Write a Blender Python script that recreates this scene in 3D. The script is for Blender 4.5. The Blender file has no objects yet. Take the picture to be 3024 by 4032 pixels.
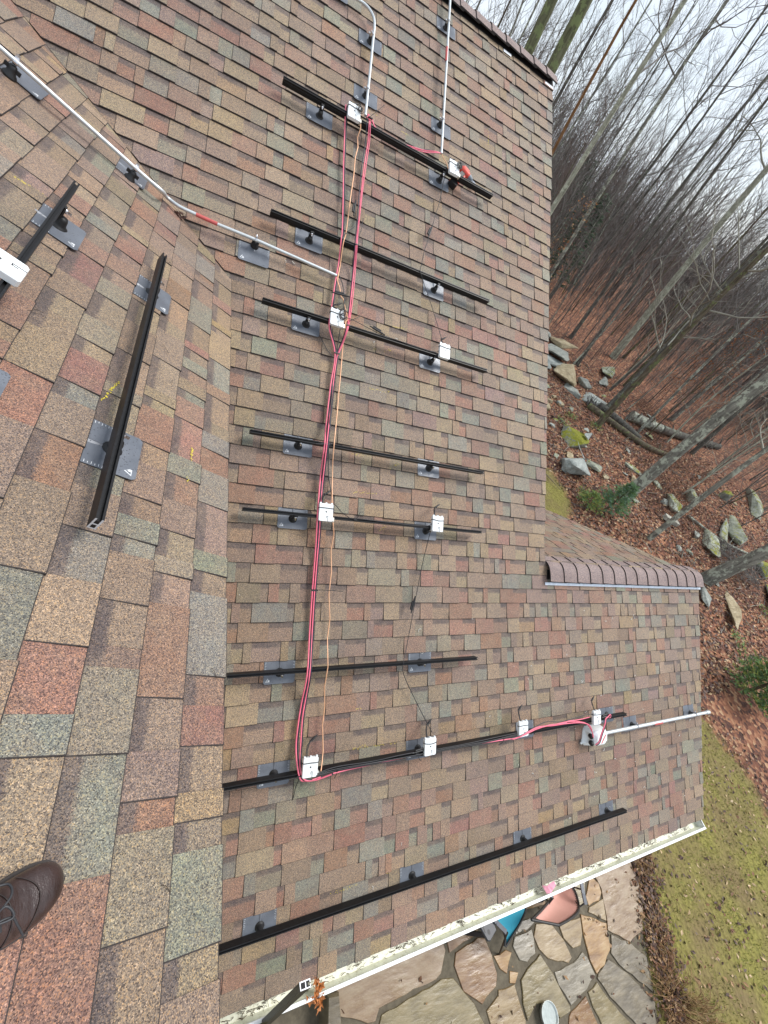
import bpy, bmesh, math, random
from mathutils import Vector, Matrix, noise
C = bpy.context.scene
COL = C.collection
rad = math.radians
rnd = random.Random(11)

# ------------------------------------------------------------------ camera, sky, sun, exposure
cam_d = bpy.data.cameras.new('camera'); cam = bpy.data.objects.new('camera', cam_d); COL.objects.link(cam)
RX = Vector((0.89078315, -0.20669317, 0.40470161))
DN = Vector((0.09860373, -0.78144035, -0.61613985))
FW = Vector((0.44360195, 0.588752, -0.67571317))
cam.matrix_world = Matrix(((RX.x, -DN.x, -FW.x, 0), (RX.y, -DN.y, -FW.y, 0), (RX.z, -DN.z, -FW.z, 7.0), (0, 0, 0, 1)))
cam_d.sensor_fit = 'VERTICAL'; cam_d.sensor_height = 36.0; cam_d.lens = 1640.75 / 4032 * 36.0
cam_d.clip_start = 0.02; cam_d.clip_end = 2000
C.camera = cam
C.view_settings.view_transform = 'Standard'; C.view_settings.look = 'None'
C.view_settings.exposure = 0.86; C.view_settings.gamma = 1.0; C.view_settings.use_curve_mapping = False

SUN_EL, SUN_AZ = 56, 84           # overcast: a broad, weak sun, brighter on the near slope
world = bpy.data.worlds.new('World'); C.world = world; world.use_nodes = True
wn = world.node_tree; wn.nodes.clear()
wo = wn.nodes.new('ShaderNodeOutputWorld'); wb = wn.nodes.new('ShaderNodeBackground')
sky = wn.nodes.new('ShaderNodeTexSky'); sky.sky_type = 'NISHITA'; sky.sun_disc = False
sky.sun_elevation = rad(SUN_EL); sky.sun_rotation = rad(SUN_AZ); sky.air_density = 1.2; sky.dust_density = 2.5
tc = wn.nodes.new('ShaderNodeTexCoord'); mp = wn.nodes.new('ShaderNodeMapping'); mp.inputs['Scale'].default_value = (1, 1, 2.2)
nz = wn.nodes.new('ShaderNodeTexNoise'); nz.inputs['Scale'].default_value = 3.2; nz.inputs['Detail'].default_value = 6
cr = wn.nodes.new('ShaderNodeValToRGB'); cr.color_ramp.elements[0].position = .40; cr.color_ramp.elements[1].position = .66
cr.color_ramp.elements[0].color = (.62, .62, .62, 1); cr.color_ramp.elements[1].color = (.96, .96, .96, 1)
mx = wn.nodes.new('ShaderNodeMix'); mx.data_type = 'RGBA'
mx.inputs['B'].default_value = (6.3, 6.9, 7.6, 1)
wn.links.new(tc.outputs['Generated'], mp.inputs['Vector']); wn.links.new(mp.outputs['Vector'], nz.inputs['Vector'])
wn.links.new(nz.outputs['Fac'], cr.inputs['Fac']); wn.links.new(cr.outputs['Color'], mx.inputs['Factor'])
wn.links.new(sky.outputs['Color'], mx.inputs['A']); wn.links.new(mx.outputs['Result'], wb.inputs['Color'])
wb.inputs['Strength'].default_value = 0.086
wn.links.new(wb.outputs['Background'], wo.inputs['Surface'])
sun_d = bpy.data.lights.new('sun', 'SUN'); sun = bpy.data.objects.new('sun', sun_d); COL.objects.link(sun)
sun_d.energy = 1.9; sun_d.angle = rad(25); sun_d.color = (1, .97, .93)
_el, _az = rad(SUN_EL), rad(SUN_AZ)
sdir = Vector((math.sin(_az) * math.cos(_el), math.cos(_az) * math.cos(_el), math.sin(_el)))
sun.matrix_world = sdir.to_track_quat('Z', 'Y').to_matrix().to_4x4()

# ------------------------------------------------------------------ frames of the two roof planes
CAM = Vector((0, 0, 7.0))
P1 = rad(34.3911); P2 = rad(28.0)
N1 = Vector((0, -math.sin(P1), math.cos(P1))); V1 = Vector((0, math.cos(P1), math.sin(P1)))
N2 = Vector((math.sin(P2), 0, math.cos(P2))); V2 = Vector((-math.cos(P2), 0, math.sin(P2)))
def frame(x, y, n, o): return Matrix(((x.x, y.x, n.x, o.x), (x.y, y.y, n.y, o.y), (x.z, y.z, n.z, o.z), (0, 0, 0, 1)))
F1 = frame(Vector((1, 0, 0)), V1, N1, CAM - 3.18 * N1)        # main roof: x along the courses, y up the slope
F2 = frame(Vector((0, 1, 0)), V2, N2, CAM - 1.23771 * N2)     # side roof: x along its eave, y up its slope
def M(u, v, h=0.): return F1 @ Vector((u, v, h))
def Dm(t, b, h=0.): return F2 @ Vector((t, b, h))
def terrain(x, y):
    d = .65 * x + .76 * y
    b = max(0, d - 12); b = 3.4 * (1 - math.exp(-.05 * b / 3.4))
    w = min(1, max(0, (d - 9) / 8))
    return b + w * .10 * (noise.noise(Vector((x * .25, y * .25, 0))) + .5 * noise.noise(Vector((x * .8, y * .8, 3))))

# ------------------------------------------------------------------ mesh building
class MB:
    def __init__(s): s.v = []; s.f = []; s.m = []; s.smooth = set()
    def add(s, vs, fs, m=0, smooth=False):
        o = len(s.v); s.v += [tuple(p) for p in vs]
        for f in fs:
            if smooth: s.smooth.add(len(s.f))
            s.f.append(tuple(i + o for i in f)); s.m.append(m)
        return o
    def box(s, c, d, m=0, T=None, bev=0):
        x, y, z = d[0] / 2, d[1] / 2, d[2] / 2
        if bev:
            b = bev; ring = [(-x + b, -y), (x - b, -y), (x, -y + b), (x, y - b), (x - b, y), (-x + b, y), (-x, y - b), (-x, -y + b)]
            s.prism([(c[0] + p[0], c[1] + p[1]) for p in ring], c[2] - z, c[2] + z, m, top_inset=bev * .5); return
        vs = [Vector((c[0] + a * x, c[1] + b * y, c[2] + e * z)) for a in (-1, 1) for b in (-1, 1) for e in (-1, 1)]
        if T: vs = [T @ p for p in vs]
        s.add(vs, [(0, 1, 3, 2), (4, 6, 7, 5), (0, 4, 5, 1), (2, 3, 7, 6), (0, 2, 6, 4), (1, 5, 7, 3)], m)
    def bar(s, a, b, w, t, m=0, up=(0, 0, 1)):          # box from a to b
        a, b = Vector(a), Vector(b); d = (b - a).normalized(); u = Vector(up); x = d.cross(u)
        if x.length < 1e-4: x = d.cross(Vector((1, 0, 0)))
        x.normalize(); y = x.cross(d)
        vs = [p + x * (i * w / 2) + y * (j * t / 2) for p in (a, b) for i, j in ((-1, -1), (1, -1), (1, 1), (-1, 1))]
        s.add(vs, [(0, 1, 2, 3), (7, 6, 5, 4), (0, 4, 5, 1), (1, 5, 6, 2), (2, 6, 7, 3), (3, 7, 4, 0)], m)
    def prism(s, poly, z0, z1, m=0, top_inset=0, mtop=None):
        n = len(poly)
        cx = sum(p[0] for p in poly) / n; cy = sum(p[1] for p in poly) / n
        lo = [(p[0], p[1], z0) for p in poly]
        if top_inset:
            mid = [(p[0], p[1], z1 - top_inset) for p in poly]
            hi = []
            for p in poly:
                d = Vector((cx - p[0], cy - p[1])); L = d.length or 1
                hi.append((p[0] + d.x / L * top_inset, p[1] + d.y / L * top_inset, z1))
            vs = lo + mid + hi; fs = []
            for r in (0, 1):
                fs += [(r * n + i, r * n + (i + 1) % n, (r + 1) * n + (i + 1) % n, (r + 1) * n + i) for i in range(n)]
            s.add(vs, fs, m); s.add(hi, [tuple(range(n))], m if mtop is None else mtop); s.add(lo, [tuple(range(n - 1, -1, -1))], m)
        else:
            hi = [(p[0], p[1], z1) for p in poly]
            s.add(lo + hi, [(i, (i + 1) % n, n + (i + 1) % n, n + i) for i in range(n)] + [tuple(range(n - 1, -1, -1))], m)
            s.add(hi, [tuple(range(n))], m if mtop is None else mtop)
    def tube(s, pts, r, n=8, m=0, cap=True, smooth=True):
        pts = [Vector(p) for p in pts]; k = len(pts)
        rs = r if isinstance(r, (list, tuple)) else [r] * k
        d0 = (pts[1] - pts[0]).normalized(); x = d0.orthogonal().normalized(); vs = []
        for i in range(k):
            d = (pts[min(i + 1, k - 1)] - pts[max(i - 1, 0)])
            if d.length < 1e-9: d = d0
            d = d.normalized(); x = (x - d * x.dot(d))
            x = x.normalized() if x.length > 1e-6 else d.orthogonal().normalized()
            y = d.cross(x)
            vs += [pts[i] + (x * math.cos(2 * math.pi * j / n) + y * math.sin(2 * math.pi * j / n)) * rs[i] for j in range(n)]
        fs = [(i * n + j, i * n + (j + 1) % n, (i + 1) * n + (j + 1) % n, (i + 1) * n + j) for i in range(k - 1) for j in range(n)]
        s.add(vs, fs, m, smooth)
        if cap: s.add(vs[:n], [tuple(range(n - 1, -1, -1))], m); s.add(vs[-n:], [tuple(range(n))], m)
    def lathe(s, prof, n=14, m=0, T=None):
        vs = []
        for r, z in prof:
            for j in range(n):
                a = 2 * math.pi * j / n; p = Vector((r * math.cos(a), r * math.sin(a), z)); vs.append(T @ p if T else p)
        k = len(prof)
        s.add(vs, [(i * n + j, i * n + (j + 1) % n, (i + 1) * n + (j + 1) % n, (i + 1) * n + j) for i in range(k - 1) for j in range(n)], m, True)
        if prof[-1][0] > 1e-5: s.add(vs[-n:], [tuple(range(n))], m)
        if prof[0][0] > 1e-5: s.add(vs[:n], [tuple(range(n - 1, -1, -1))], m)
    def sweep(s, prof, pa, pb, m=0, mcap=None, closed=True):   # 2-D profile (x,z) extruded from pa to pb along local x
        n = len(prof)
        A = [Vector((pa, p[0], p[1])) for p in prof]; B = [Vector((pb, p[0], p[1])) for p in prof]
        rng = range(n if closed else n - 1)
        s.add(A + B, [(i, (i + 1) % n, n + (i + 1) % n, n + i) for i in rng], m)
        if mcap is not None and closed: s.add(A, [tuple(range(n - 1, -1, -1))], mcap); s.add(B, [tuple(range(n))], mcap)
    def mesh(s, name, mats):
        me = bpy.data.meshes.new(name); me.from_pydata(s.v, [], s.f)
        for mt in (mats if isinstance(mats, (list, tuple)) else [mats]): me.materials.append(mt)
        me.polygons.foreach_set('material_index', s.m)
        if s.smooth: me.polygons.foreach_set('use_smooth', [i in s.smooth for i in range(len(s.f))])
        me.update(); return me
    def build(s, name, mats, parent=None, loc=None):
        return put(name, s.mesh(name, mats), parent, loc)
def put(name, me, parent=None, loc=None):
    o = bpy.data.objects.new(name, me); COL.objects.link(o)
    if parent: o.parent = parent
    if loc is not None: o.location = loc
    return o
def tag(o, label=None, cat=None, group=None, kind=None):
    if label: o['label'] = label
    if cat: o['category'] = cat
    if group: o['group'] = group
    if kind: o['kind'] = kind
    return o
def thing(name, label, cat, group=None, mat=None):
    o = bpy.data.objects.new(name, None); COL.objects.link(o); o.empty_display_size = .1
    if mat is not None: o.matrix_world = mat
    return tag(o, label, cat, group)
def catmull(pts, k=5):
    P = [Vector(p) for p in pts]; P = [2 * P[0] - P[1]] + P + [2 * P[-1] - P[-2]]; out = []
    for i in range(1, len(P) - 2):
        for j in range(k):
            t = j / k
            out.append(.5 * ((2 * P[i]) + (P[i + 1] - P[i - 1]) * t + (2 * P[i - 1] - 5 * P[i] + 4 * P[i + 1] - P[i + 2]) * t * t + (3 * P[i] - P[i - 1] - 3 * P[i + 1] + P[i + 2]) * t ** 3))
    out.append(P[-2]); return out

# ------------------------------------------------------------------ materials
class NT:
    def __init__(s, name):
        s.mat = bpy.data.materials.new(name); s.mat.use_nodes = True; s.t = s.mat.node_tree
        s.b = s.t.nodes['Principled BSDF']
    def n(s, typ, **kw):
        nd = s.t.nodes.new('ShaderNode' + typ)
        for k, v in kw.items():
            if k.startswith('_'): setattr(nd, k[1:], v)
            else: nd.inputs[k].default_value = v
        return nd
    def l(s, a, b): s.t.links.new(a, b)
    def pos(s): return s.n('NewGeometry').outputs['Position']
    def noise(s, scale, vec=None, detail=4, rough=.55):
        nd = s.n('TexNoise', Scale=scale, Detail=detail, Roughness=rough)
        s.l(vec if vec is not None else s.pos(), nd.inputs['Vector']); return nd.outputs['Fac']
    def vor(s, scale, vec=None, out='Color', feature='F1'):
        nd = s.n('TexVoronoi', Scale=scale, _feature=feature)
        s.l(vec if vec is not None else s.pos(), nd.inputs['Vector']); return nd.outputs[out]
    def ramp(s, fac, stops, const=False):
        nd = s.n('ValToRGB'); e = nd.color_ramp.elements
        if const: nd.color_ramp.interpolation = 'CONSTANT'
        while len(e) < len(stops): e.new(.5)
        for i, (p, c) in enumerate(stops):
            e[i].position = p; e[i].color = tuple(c) + (1,) if len(c) == 3 else c
        s.l(fac, nd.inputs['Fac']); return nd.outputs['Color']
    def mix(s, fac, a, b, mode='MIX'):
        nd = s.n('Mix', _data_type='RGBA', _blend_type=mode)
        for key, val in (('Factor', fac), ('A', a), ('B', b)):
            sock = [i for i in nd.inputs if i.name == key and (i.type == 'RGBA' if key != 'Factor' else i.type == 'VALUE')][0]
            if isinstance(val, (int, float)): sock.default_value = val
            elif isinstance(val, tuple): sock.default_value = val + (1,) if len(val) == 3 else val
            else: s.l(val, sock)
        return [o for o in nd.outputs if o.type == 'RGBA'][0]
    def math(s, op, a, b=0.):
        nd = s.n('Math', _operation=op)
        for i, val in enumerate((a, b)):
            if isinstance(val, (int, float)): nd.inputs[i].default_value = val
            else: s.l(val, nd.inputs[i])
        return nd.outputs[0]
    def sep(s, col, i): nd = s.n('SeparateColor'); s.l(col, nd.inputs[0]); return nd.outputs[i]
    def bump(s, h, strength=.3, dist=.01):
        nd = s.n('Bump', Strength=strength, Distance=dist); s.l(h, nd.inputs['Height']); s.l(nd.outputs[0], s.b.inputs['Normal'])
    def out(s, color=None, rough=.6, metal=0., spec=.5):
        if color is not None:
            if isinstance(color, tuple): s.b.inputs['Base Color'].default_value = color + (1,)
            else: s.l(color, s.b.inputs['Base Color'])
        if isinstance(rough, (int, float)): s.b.inputs['Roughness'].default_value = rough
        else: s.l(rough, s.b.inputs['Roughness'])
        s.b.inputs['Metallic'].default_value = metal; s.b.inputs['Specular IOR Level'].default_value = spec
        return s.mat
def simple(name, c, rough=.5, metal=0., spec=.5, var=.12, scale=30., bump=0.):
    t = NT(name); f = t.noise(scale); lo = tuple(x * (1 - var) for x in c); hi = tuple(min(1, x * (1 + var)) for x in c)
    if bump: t.bump(f, bump, .003)
    return t.out(t.ramp(f, [(.3, lo), (.7, hi)]), rough, metal, spec)

def shingle_material():
    t = NT('asphalt_shingle'); p = t.pos()
    at = t.n('Attribute', _attribute_name='tone'); ab = t.n('Attribute', _attribute_name='band')
    base = at.outputs['Color']
    # the printed shadow band of darker granules along the top of the recessed tabs (part of the product)
    ed = t.math('ADD', ab.outputs['Fac'], t.math('MULTIPLY', t.math('SUBTRACT', t.noise(150, p, 3), .5), .22))
    bf = t.n('MapRange', **{'From Min': .66, 'From Max': .74}); t.l(ed, bf.inputs['Value'])
    base = t.mix(t.math('MULTIPLY', bf.outputs[0], .88), base, (.098, .080, .084))
    # slow weathering drift
    bl = t.ramp(t.noise(8.5, p, 4, .65), [(.38, (0, 0, 0)), (.68, (.46, .46, .46))]); base = t.mix(bl, base, (.252, .198, .156))
    dr = t.ramp(t.noise(1.3, p, 3), [(.3, (.86, .86, .88)), (.7, (1.12, 1.10, 1.06))])
    base = t.mix(1., base, dr, 'MULTIPLY')
    md = t.ramp(t.noise(45, p, 3, .7), [(.25, (.90, .89, .89)), (.5, (1, 1, 1)), (.78, (1.10, 1.09, 1.05))])
    base = t.mix(1., base, md, 'MULTIPLY')
    # mineral granules, every one its own colour
    v1 = t.vor(430., p)
    g1 = t.ramp(t.sep(v1, 0), [(.0, (.22, .20, .22)), (.22, (.55, .53, .55)), (.5, (1.0, .99, .98)), (.78, (1.35, 1.28, 1.15)), (.92, (1.75, 1.45, .98)), (1., (2.3, 2.2, 2.1))])
    base = t.mix(.92, base, g1, 'MULTIPLY')
    v2 = t.vor(120., p)
    g2 = t.ramp(t.sep(v2, 1), [(.0, (.62, .60, .62)), (.5, (1, 1, 1)), (1., (1.4, 1.3, 1.15))])
    base = t.mix(.28, base, g2, 'MULTIPLY')
    t.bump(t.vor(430., p, 'Distance'), .8, .0025)
    return t.out(base, .58, 0, .5)
SH = shingle_material()
ASPH = simple('asphalt_edge', (.036, .029, .027), .9, var=.3, scale=80)
DECK = simple('roof_felt', (.03, .028, .027), .9)
CAPM = NT('cap_shingle'); _v = CAPM.vor(235.); CAPM_ = CAPM.out(CAPM.mix(.85, CAPM.ramp(CAPM.noise(5), [(.3, (.20, .155, .148)), (.7, (.265, .21, .20))]), CAPM.ramp(CAPM.sep(_v, 0), [(0, (.45, .42, .44)), (.6, (1, 1, 1)), (1, (1.8, 1.6, 1.4))]), 'MULTIPLY'), .7, 0, .35)
BLACK = simple('black_anodised', (.009, .009, .010), .42, .0, .28, .3, 60)
BLKP = simple('black_plastic', (.012, .012, .013), .45, 0, .5, .2)
BOOT = simple('black_rubber', (.013, .013, .014), .5)
ALU = simple('cut_aluminium', (.72, .74, .78), .4, .2, .5, .08)
STEEL = simple('stainless_bolt', (.68, .68, .70), .25, 1.)
GALV = simple('galvanised_conduit', (.60, .63, .64), .42, .55, .5, .08, 40)
def plate_material():
    t = NT('painted_flashing'); p = t.pos()
    d = t.vor(95., p, 'Distance')          # beads of rain water standing on the paint
    drop = t.math('LESS_THAN', d, .24)
    t.bump(t.math('MULTIPLY', t.math('SUBTRACT', .24, t.math('MINIMUM', d, .24)), 3.), .8, .004)
    c = t.ramp(t.noise(7, p), [(.3, (.105, .116, .138)), (.7, (.165, .182, .212))])
    return t.out(t.mix(t.math('MULTIPLY', drop, .5), c, (.075, .08, .095)), t.ramp(t.noise(14, p), [(.3, (.30, .30, .30)), (.7, (.50, .50, .50))]), .15, .55)
PLATE = plate_material()
PRINT = simple('white_print', (.62, .64, .66), .6)
WHITE = simple('white_enclosure', (.82, .85, .86), .40, 0, .5, .04)
LGREY = simple('pale_grey_plastic', (.60, .64, .67), .42, 0, .5, .05)
RED = simple('red_insulation', (.82, .165, .245), .42, 0, .5, .12)
REDL = simple('red_label', (.56, .11, .10), .45, 0, .5, .1)
COPPER = simple('bare_copper', (.82, .46, .27), .4, .25, .5, .15, 60)
BLKW = simple('black_insulation', (.014, .014, .018), .42)
BLUW = simple('dark_blue_insulation', (.022, .024, .045), .42)
GREYW = simple('grey_cable', (.05, .05, .05), .5)
LUG = simple('tinned_lug', (.66, .62, .55), .4, .7)
CHALK = simple('yellow_chalk', (.62, .50, .06), .9)
CREAM = NT('gutter_enamel')
CREAM_ = CREAM.out(CREAM.ramp(CREAM.noise(26, None, 6, .7), [(.30, (.40, .37, .27)), (.44, (.74, .74, .60)), (.7, (.83, .84, .72))]), .4, 0, .5)
WHITEP = simple('white_enamel', (.80, .81, .80), .32, 0, .5, .03)
SIDING = simple('siding', (.36, .33, .27), .7)
NEEDLE = simple('brown_needles', (.075, .05, .032), .8, var=.5, scale=20)
LEAFO = simple('orange_oak_leaf', (.40, .14, .035), .6, var=.4, scale=60)

# ------------------------------------------------------------------ shingles
TAN, GRN, RDD, BRN, GLD, MAU = (.280, .222, .162), (.212, .216, .186), (.262, .154, .120), (.246, .186, .144), (.288, .218, .138), (.246, .186, .158)
def pick_tone(r):
    x = r.random()
    c = TAN if x < .24 else GRN if x < .41 else RDD if x < .60 else BRN if x < .85 else GLD if x < .89 else MAU
    k = r.uniform(.86, 1.12)
    d = [r.uniform(-.012, .012) for _ in range(3)]
    return tuple(max(.02, c[i] * k + d[i]) for i in range(3))
def clip_poly(poly, planes):
    for (nx, ny, d) in planes:                            # keep nx*x+ny*y <= d
        out = []
        for i in range(len(poly)):
            a, b = poly[i], poly[(i + 1) % len(poly)]
            da = nx * a[0] + ny * a[1] - d; db = nx * b[0] + ny * b[1] - d
            if da <= 0: out.append(a)
            if da * db < 0: t = da / (da - db); out.append((a[0] + t * (b[0] - a[0]), a[1] + t * (b[1] - a[1])))
        poly = out
        if len(poly) < 3: return []
    return poly
class Shingles:
    """every tab is a tapered slab: thick butt edge, thin top that slips under the next course"""
    def __init__(s, F, e, thin=None, cut=.0036): s.F = F; s.e = e; s.p = []; s.thin = thin; s.cut = cut
    def course(s, y0, x0, x1, planes, r, wscale=1.):
        x = x0 - r.random() * .3; tooth = r.random() < .5; last = None
        while x < x1:
            w = (r.choice((.06, .08, .10, .13, .15, .17, .19, .22, .26)) if tooth else r.choice((.055, .08, .10, .12, .15, .18, .21))) * wscale
            tone = pick_tone(r)
            while last and sum(abs(a - b) for a, b in zip(tone, last)) < .05: tone = pick_tone(r)
            if last and r.random() < .28: tone = tuple((a + b) / 2 for a, b in zip(tone, last))
            last = tone; L = s.e + .02
            jit = r.uniform(-.0025, .0025)
            poly = clip_poly([(x, y0 + jit), (x + w, y0 + jit), (x + w, y0 + L), (x, y0 + L)], planes)
            if poly: s.p.append(dict(poly=poly, y0=y0 + jit, x0=x, tooth=tooth, tone=tone, band=(not tooth) and r.random() < .88, tb=(.0135 if tooth else .007) + r.uniform(-.001, .001)))
            x += w; tooth = (not tooth) if r.random() < .95 else tooth
    def score(s, p):
        cx = sum(q[0] for q in p['poly']) / len(p['poly']); cy = sum(q[1] for q in p['poly']) / len(p['poly'])
        P = s.F @ Vector((cx, cy, .01)) - CAM; z = P.dot(FW)
        if z <= .1: return 0
        px, py = P.dot(RX) / z * 1640.75, P.dot(DN) / z * 1640.75
        if abs(px) > 1560 or abs(py) > 2060: return 0
        xs = [q[0] for q in p['poly']]; w = max(xs) - min(xs)
        nv = (s.F.to_3x3() @ Vector((0, 0, 1))).dot(-P.normalized())
        return max(0, w * nv / P.length ** 2)
    def emit(s, ps, name, parent, kind=None):
        V = []; Fc = []; MI = []; tones = []; bands = []
        for p in ps:
            poly = p['poly']; n = len(poly); L = s.e + .02; y0 = p['y0']
            def hh(y, x=None):
                k = 1.
                if s.thin and x is not None: k = min(1, max(.12, s.thin(x, y)))
                return (.0025 + p['tb'] * (1 - min(1, max(0, (y - y0) / L)))) * k
            ins = []
            for (x, y) in poly:                          # small chamfer: cut asphalt shows at the butt and at a tooth's edge
                nx = x + (s.cut if p['tooth'] and abs(x - p['x0']) < .001 else 0)
                ny = y + (s.cut * .9 if abs(y - y0) < .001 else 0); ins.append((nx, ny))
            o = len(V)
            for (x, y) in poly: V.append(s.F @ Vector((x, y, 0)))
            for (x, y) in poly: V.append(s.F @ Vector((x, y, hh(y, x) - .0028 * (.3 if s.thin else 1))))
            for (x, y) in ins: V.append(s.F @ Vector((x, y, hh(y, x))))
            Fc.append(tuple(o + 2 * n + i for i in range(n))); MI.append(0)
            tones += [p['tone'] + (1,)] * n; bands += [(max(0, (q[1] - y0) / s.e) if p['band'] else 0.) for q in ins]
            for r in (0, 1):
                for i in range(n):
                    j = (i + 1) % n
                    Fc.append((o + r * n + i, o + r * n + j, o + (r + 1) * n + j, o + (r + 1) * n + i)); MI.append(1)
                    tones += [p['tone'] + (1,)] * 4; bands += [0.] * 4
        me = bpy.data.meshes.new(name); me.from_pydata([tuple(v) for v in V], [], Fc)
        me.materials.append(SH); me.materials.append(ASPH)
        me.polygons.foreach_set('material_index', MI)
        ca = me.attributes.new('tone', 'FLOAT_COLOR', 'CORNER'); ca.data.foreach_set('color', [c for t in tones for c in t])
        ba = me.attributes.new('band', 'FLOAT', 'CORNER'); ba.data.foreach_set('value', bands)
        o = put(name, me, parent)
        if kind: o['kind'] = kind
        return o
    def build(s, parent, limit=300):
        ps = sorted(s.p, key=s.score, reverse=True)
        k = 0
        for p in ps[:limit]:
            if s.score(p) <= 0: break
            s.emit([p], 'shingle', parent); k += 1
        if ps[k:]: s.emit(ps[k:], 'more_shingles', parent, 'stuff')

house = thing('house', 'house with a brown and grey shingled roof seen from above', 'house')
def part(name, mb, mats, parent=None): return mb.build(name, mats, parent or house)
E1, V0 = .1427, -3.105
RIDGE_V = 5.80
mb = MB()                                                 # deck under the shingles
mb.add([M(-3, V0 + .01, -.004), M(6.38, V0 + .01, -.004), M(6.38, -.05, -.004), M(3.47, -.05, -.004), M(3.47, RIDGE_V, -.004), M(-3, RIDGE_V, -.004)], [(0, 1, 2, 3, 4, 5)])
mb.add([M(-3, V0 + .01, -.03), M(6.38, V0 + .01, -.03), M(6.38, -.05, -.03), M(3.47, -.05, -.03), M(3.47, RIDGE_V, -.03), M(-3, RIDGE_V, -.03)], [(5, 4, 3, 2, 1, 0)])
main_roof = part('main_roof', mb, DECK)
main_roof['label'] = 'long shingled slope with the rows of rails on it'
sh = Shingles(F1, E1); r = random.Random(5)
k = 0
while V0 + k * E1 < RIDGE_V - .02:
    v = V0 + k * E1
    x1 = 6.405 if v < -.09 else 3.495
    pl = [(0, 1, RIDGE_V), (1, 0, x1 + r.uniform(-.004, .004))]
    if v > 1.97: pl.append((-1., -1.0622, -2.299))
    else: pl.append((-1, 0, .14))
    sh.course(v, -1.9, x1, pl, r); k += 1
sh.build(main_roof)
# side roof (its ridge is out of the picture on the left)
E2, B0 = .1405, -.877
mb = MB()
def vline(b): return 4.034 + .686 * b
bt = 2.1
mb.add([Dm(-1.3, B0 + .01, -.004), Dm(vline(B0), B0 + .01, -.004), Dm(vline(bt), bt, -.004), Dm(-1.3, bt, -.004)], [(0, 1, 2, 3)])
mb.add([Dm(-1.3, B0 + .01, -.03), Dm(vline(B0), B0 + .01, -.03), Dm(vline(bt), bt, -.03), Dm(-1.3, bt, -.03)], [(3, 2, 1, 0)])
side_roof = part('side_roof', mb, DECK); side_roof['label'] = 'near shingled slope the person stands on'
sh = Shingles(F2, E2, lambda x, y: .35 + (4.034 + .686 * y - x) / .25, .003); r = random.Random(23)
k = 0
while B0 + k * E2 < 2.0:
    b = B0 + k * E2
    sh.course(b, -1.3, 5.6, [(1., -.686, 4.044), (-1, 0, 1.3), (0, 1, 2.1)], r, 1.12); k += 1
sh.build(side_roof)
# the wall, fascia and soffit under the side roof's eave
ex, ez = Dm(0, B0).x, Dm(0, B0).z
mb = MB(); mb.box((ex - .045, 1.1, ez - .11), (.03, 4.9, .17)); part('fascia', mb, WHITEP)
mb = MB()
for i in range(24): mb.box((ex - .36 + .004 * (i % 2), .35, ez - .32 - i * .13), (.08, 3.3, .126))
part('wall', mb, SIDING)
mb = MB(); mb.box((ex - .2, .8, ez - .21), (.30, 4.0, .02)); part('soffit', mb, WHITEP)
# main walls below the roof
ey, ezm = M(0, V0).y, M(0, V0).z
mb = MB(); mb.box((1.6, ey + .42, (ezm - .25) / 2 - .05), (9.0, .12, ezm - .15)); part('wall', mb, SIDING)
mb = MB()
p = [M(6.2, V0 + .3, -.12), M(6.2, -.1, -.12), Vector((6.2, 3.9, M(6.2, V0 + .3, -.12).z)), Vector((6.2, 3.9, -.2)), Vector((6.2, M(0, V0 + .3).y, -.2))]
mb.add(p + [q - Vector((.12, 0, 0)) for q in p], [(0, 1, 2, 3, 4), (9, 8, 7, 6, 5)] + [(i, (i + 1) % 5, 5 + (i + 1) % 5, 5 + i) for i in range(5)]); part('wall', mb, SIDING)
mb = MB()
p = [M(3.3, -.0, -.12), M(3.3, 5.7, -.12), Vector((3.3, 10.5, M(3.3, 0, -.12).z)), Vector((3.3, 10.5, -.2)), Vector((3.3, M(0, 0).y, -.2))]
mb.add(p + [q - Vector((.12, 0, 0)) for q in p], [(0, 1, 2, 3, 4), (9, 8, 7, 6, 5)] + [(i, (i + 1) % 5, 5 + (i + 1) % 5, 5 + i) for i in range(5)]); part('wall', mb, SIDING)
# back slope of the lower right wing, and of the main roof
PY, PZ = M(0, -.02).y, M(0, -.02).z
P3 = rad(33.0)
F3 = frame(Vector((-1, 0, 0)), Vector((0, -math.cos(P3), math.sin(P3))), Vector((0, math.sin(P3), math.cos(P3))), Vector((0, PY, PZ)))
mb = MB()
mb.add([F3 @ Vector(q) for q in ((-6.38, -3.6, -.004), (-3.3, -3.6, -.004), (-3.3, 0, -.004), (-6.38, 0, -.004))], [(0, 1, 2, 3)])
wing = part('lower_roof', mb, DECK); wing['label'] = 'far slope of the lower wing beyond the curved ridge caps'
sh = Shingles(F3, .1427); r = random.Random(9)
for k in range(26): sh.course(-3.6 + k * .1427, -6.41, -3.25, [(0, 1, -.0), (-1, 0, 6.405), (1, 0, -3.25)], r)
sh.build(wing, 0)
RY, RZ = M(0, RIDGE_V).y, M(0, RIDGE_V).z
F4 = frame(Vector((-1, 0, 0)), Vector((0, -math.cos(P1), math.sin(P1))), Vector((0, math.sin(P1), math.cos(P1))), Vector((0, RY, RZ)))
mb = MB(); mb.add([F4 @ Vector(q) for q in ((-3.49, -6, 0), (3, -6, 0), (3, 0, 0), (-3.49, 0, 0))], [(0, 1, 2, 3)]); part('back_roof', mb, CAPM_)
a_ = [Dm(-1.3, bt, -.004), Dm(vline(bt), bt, -.004)]; dx_ = Vector((-2.2, 0, -2.2 * math.tan(P2)))
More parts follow.
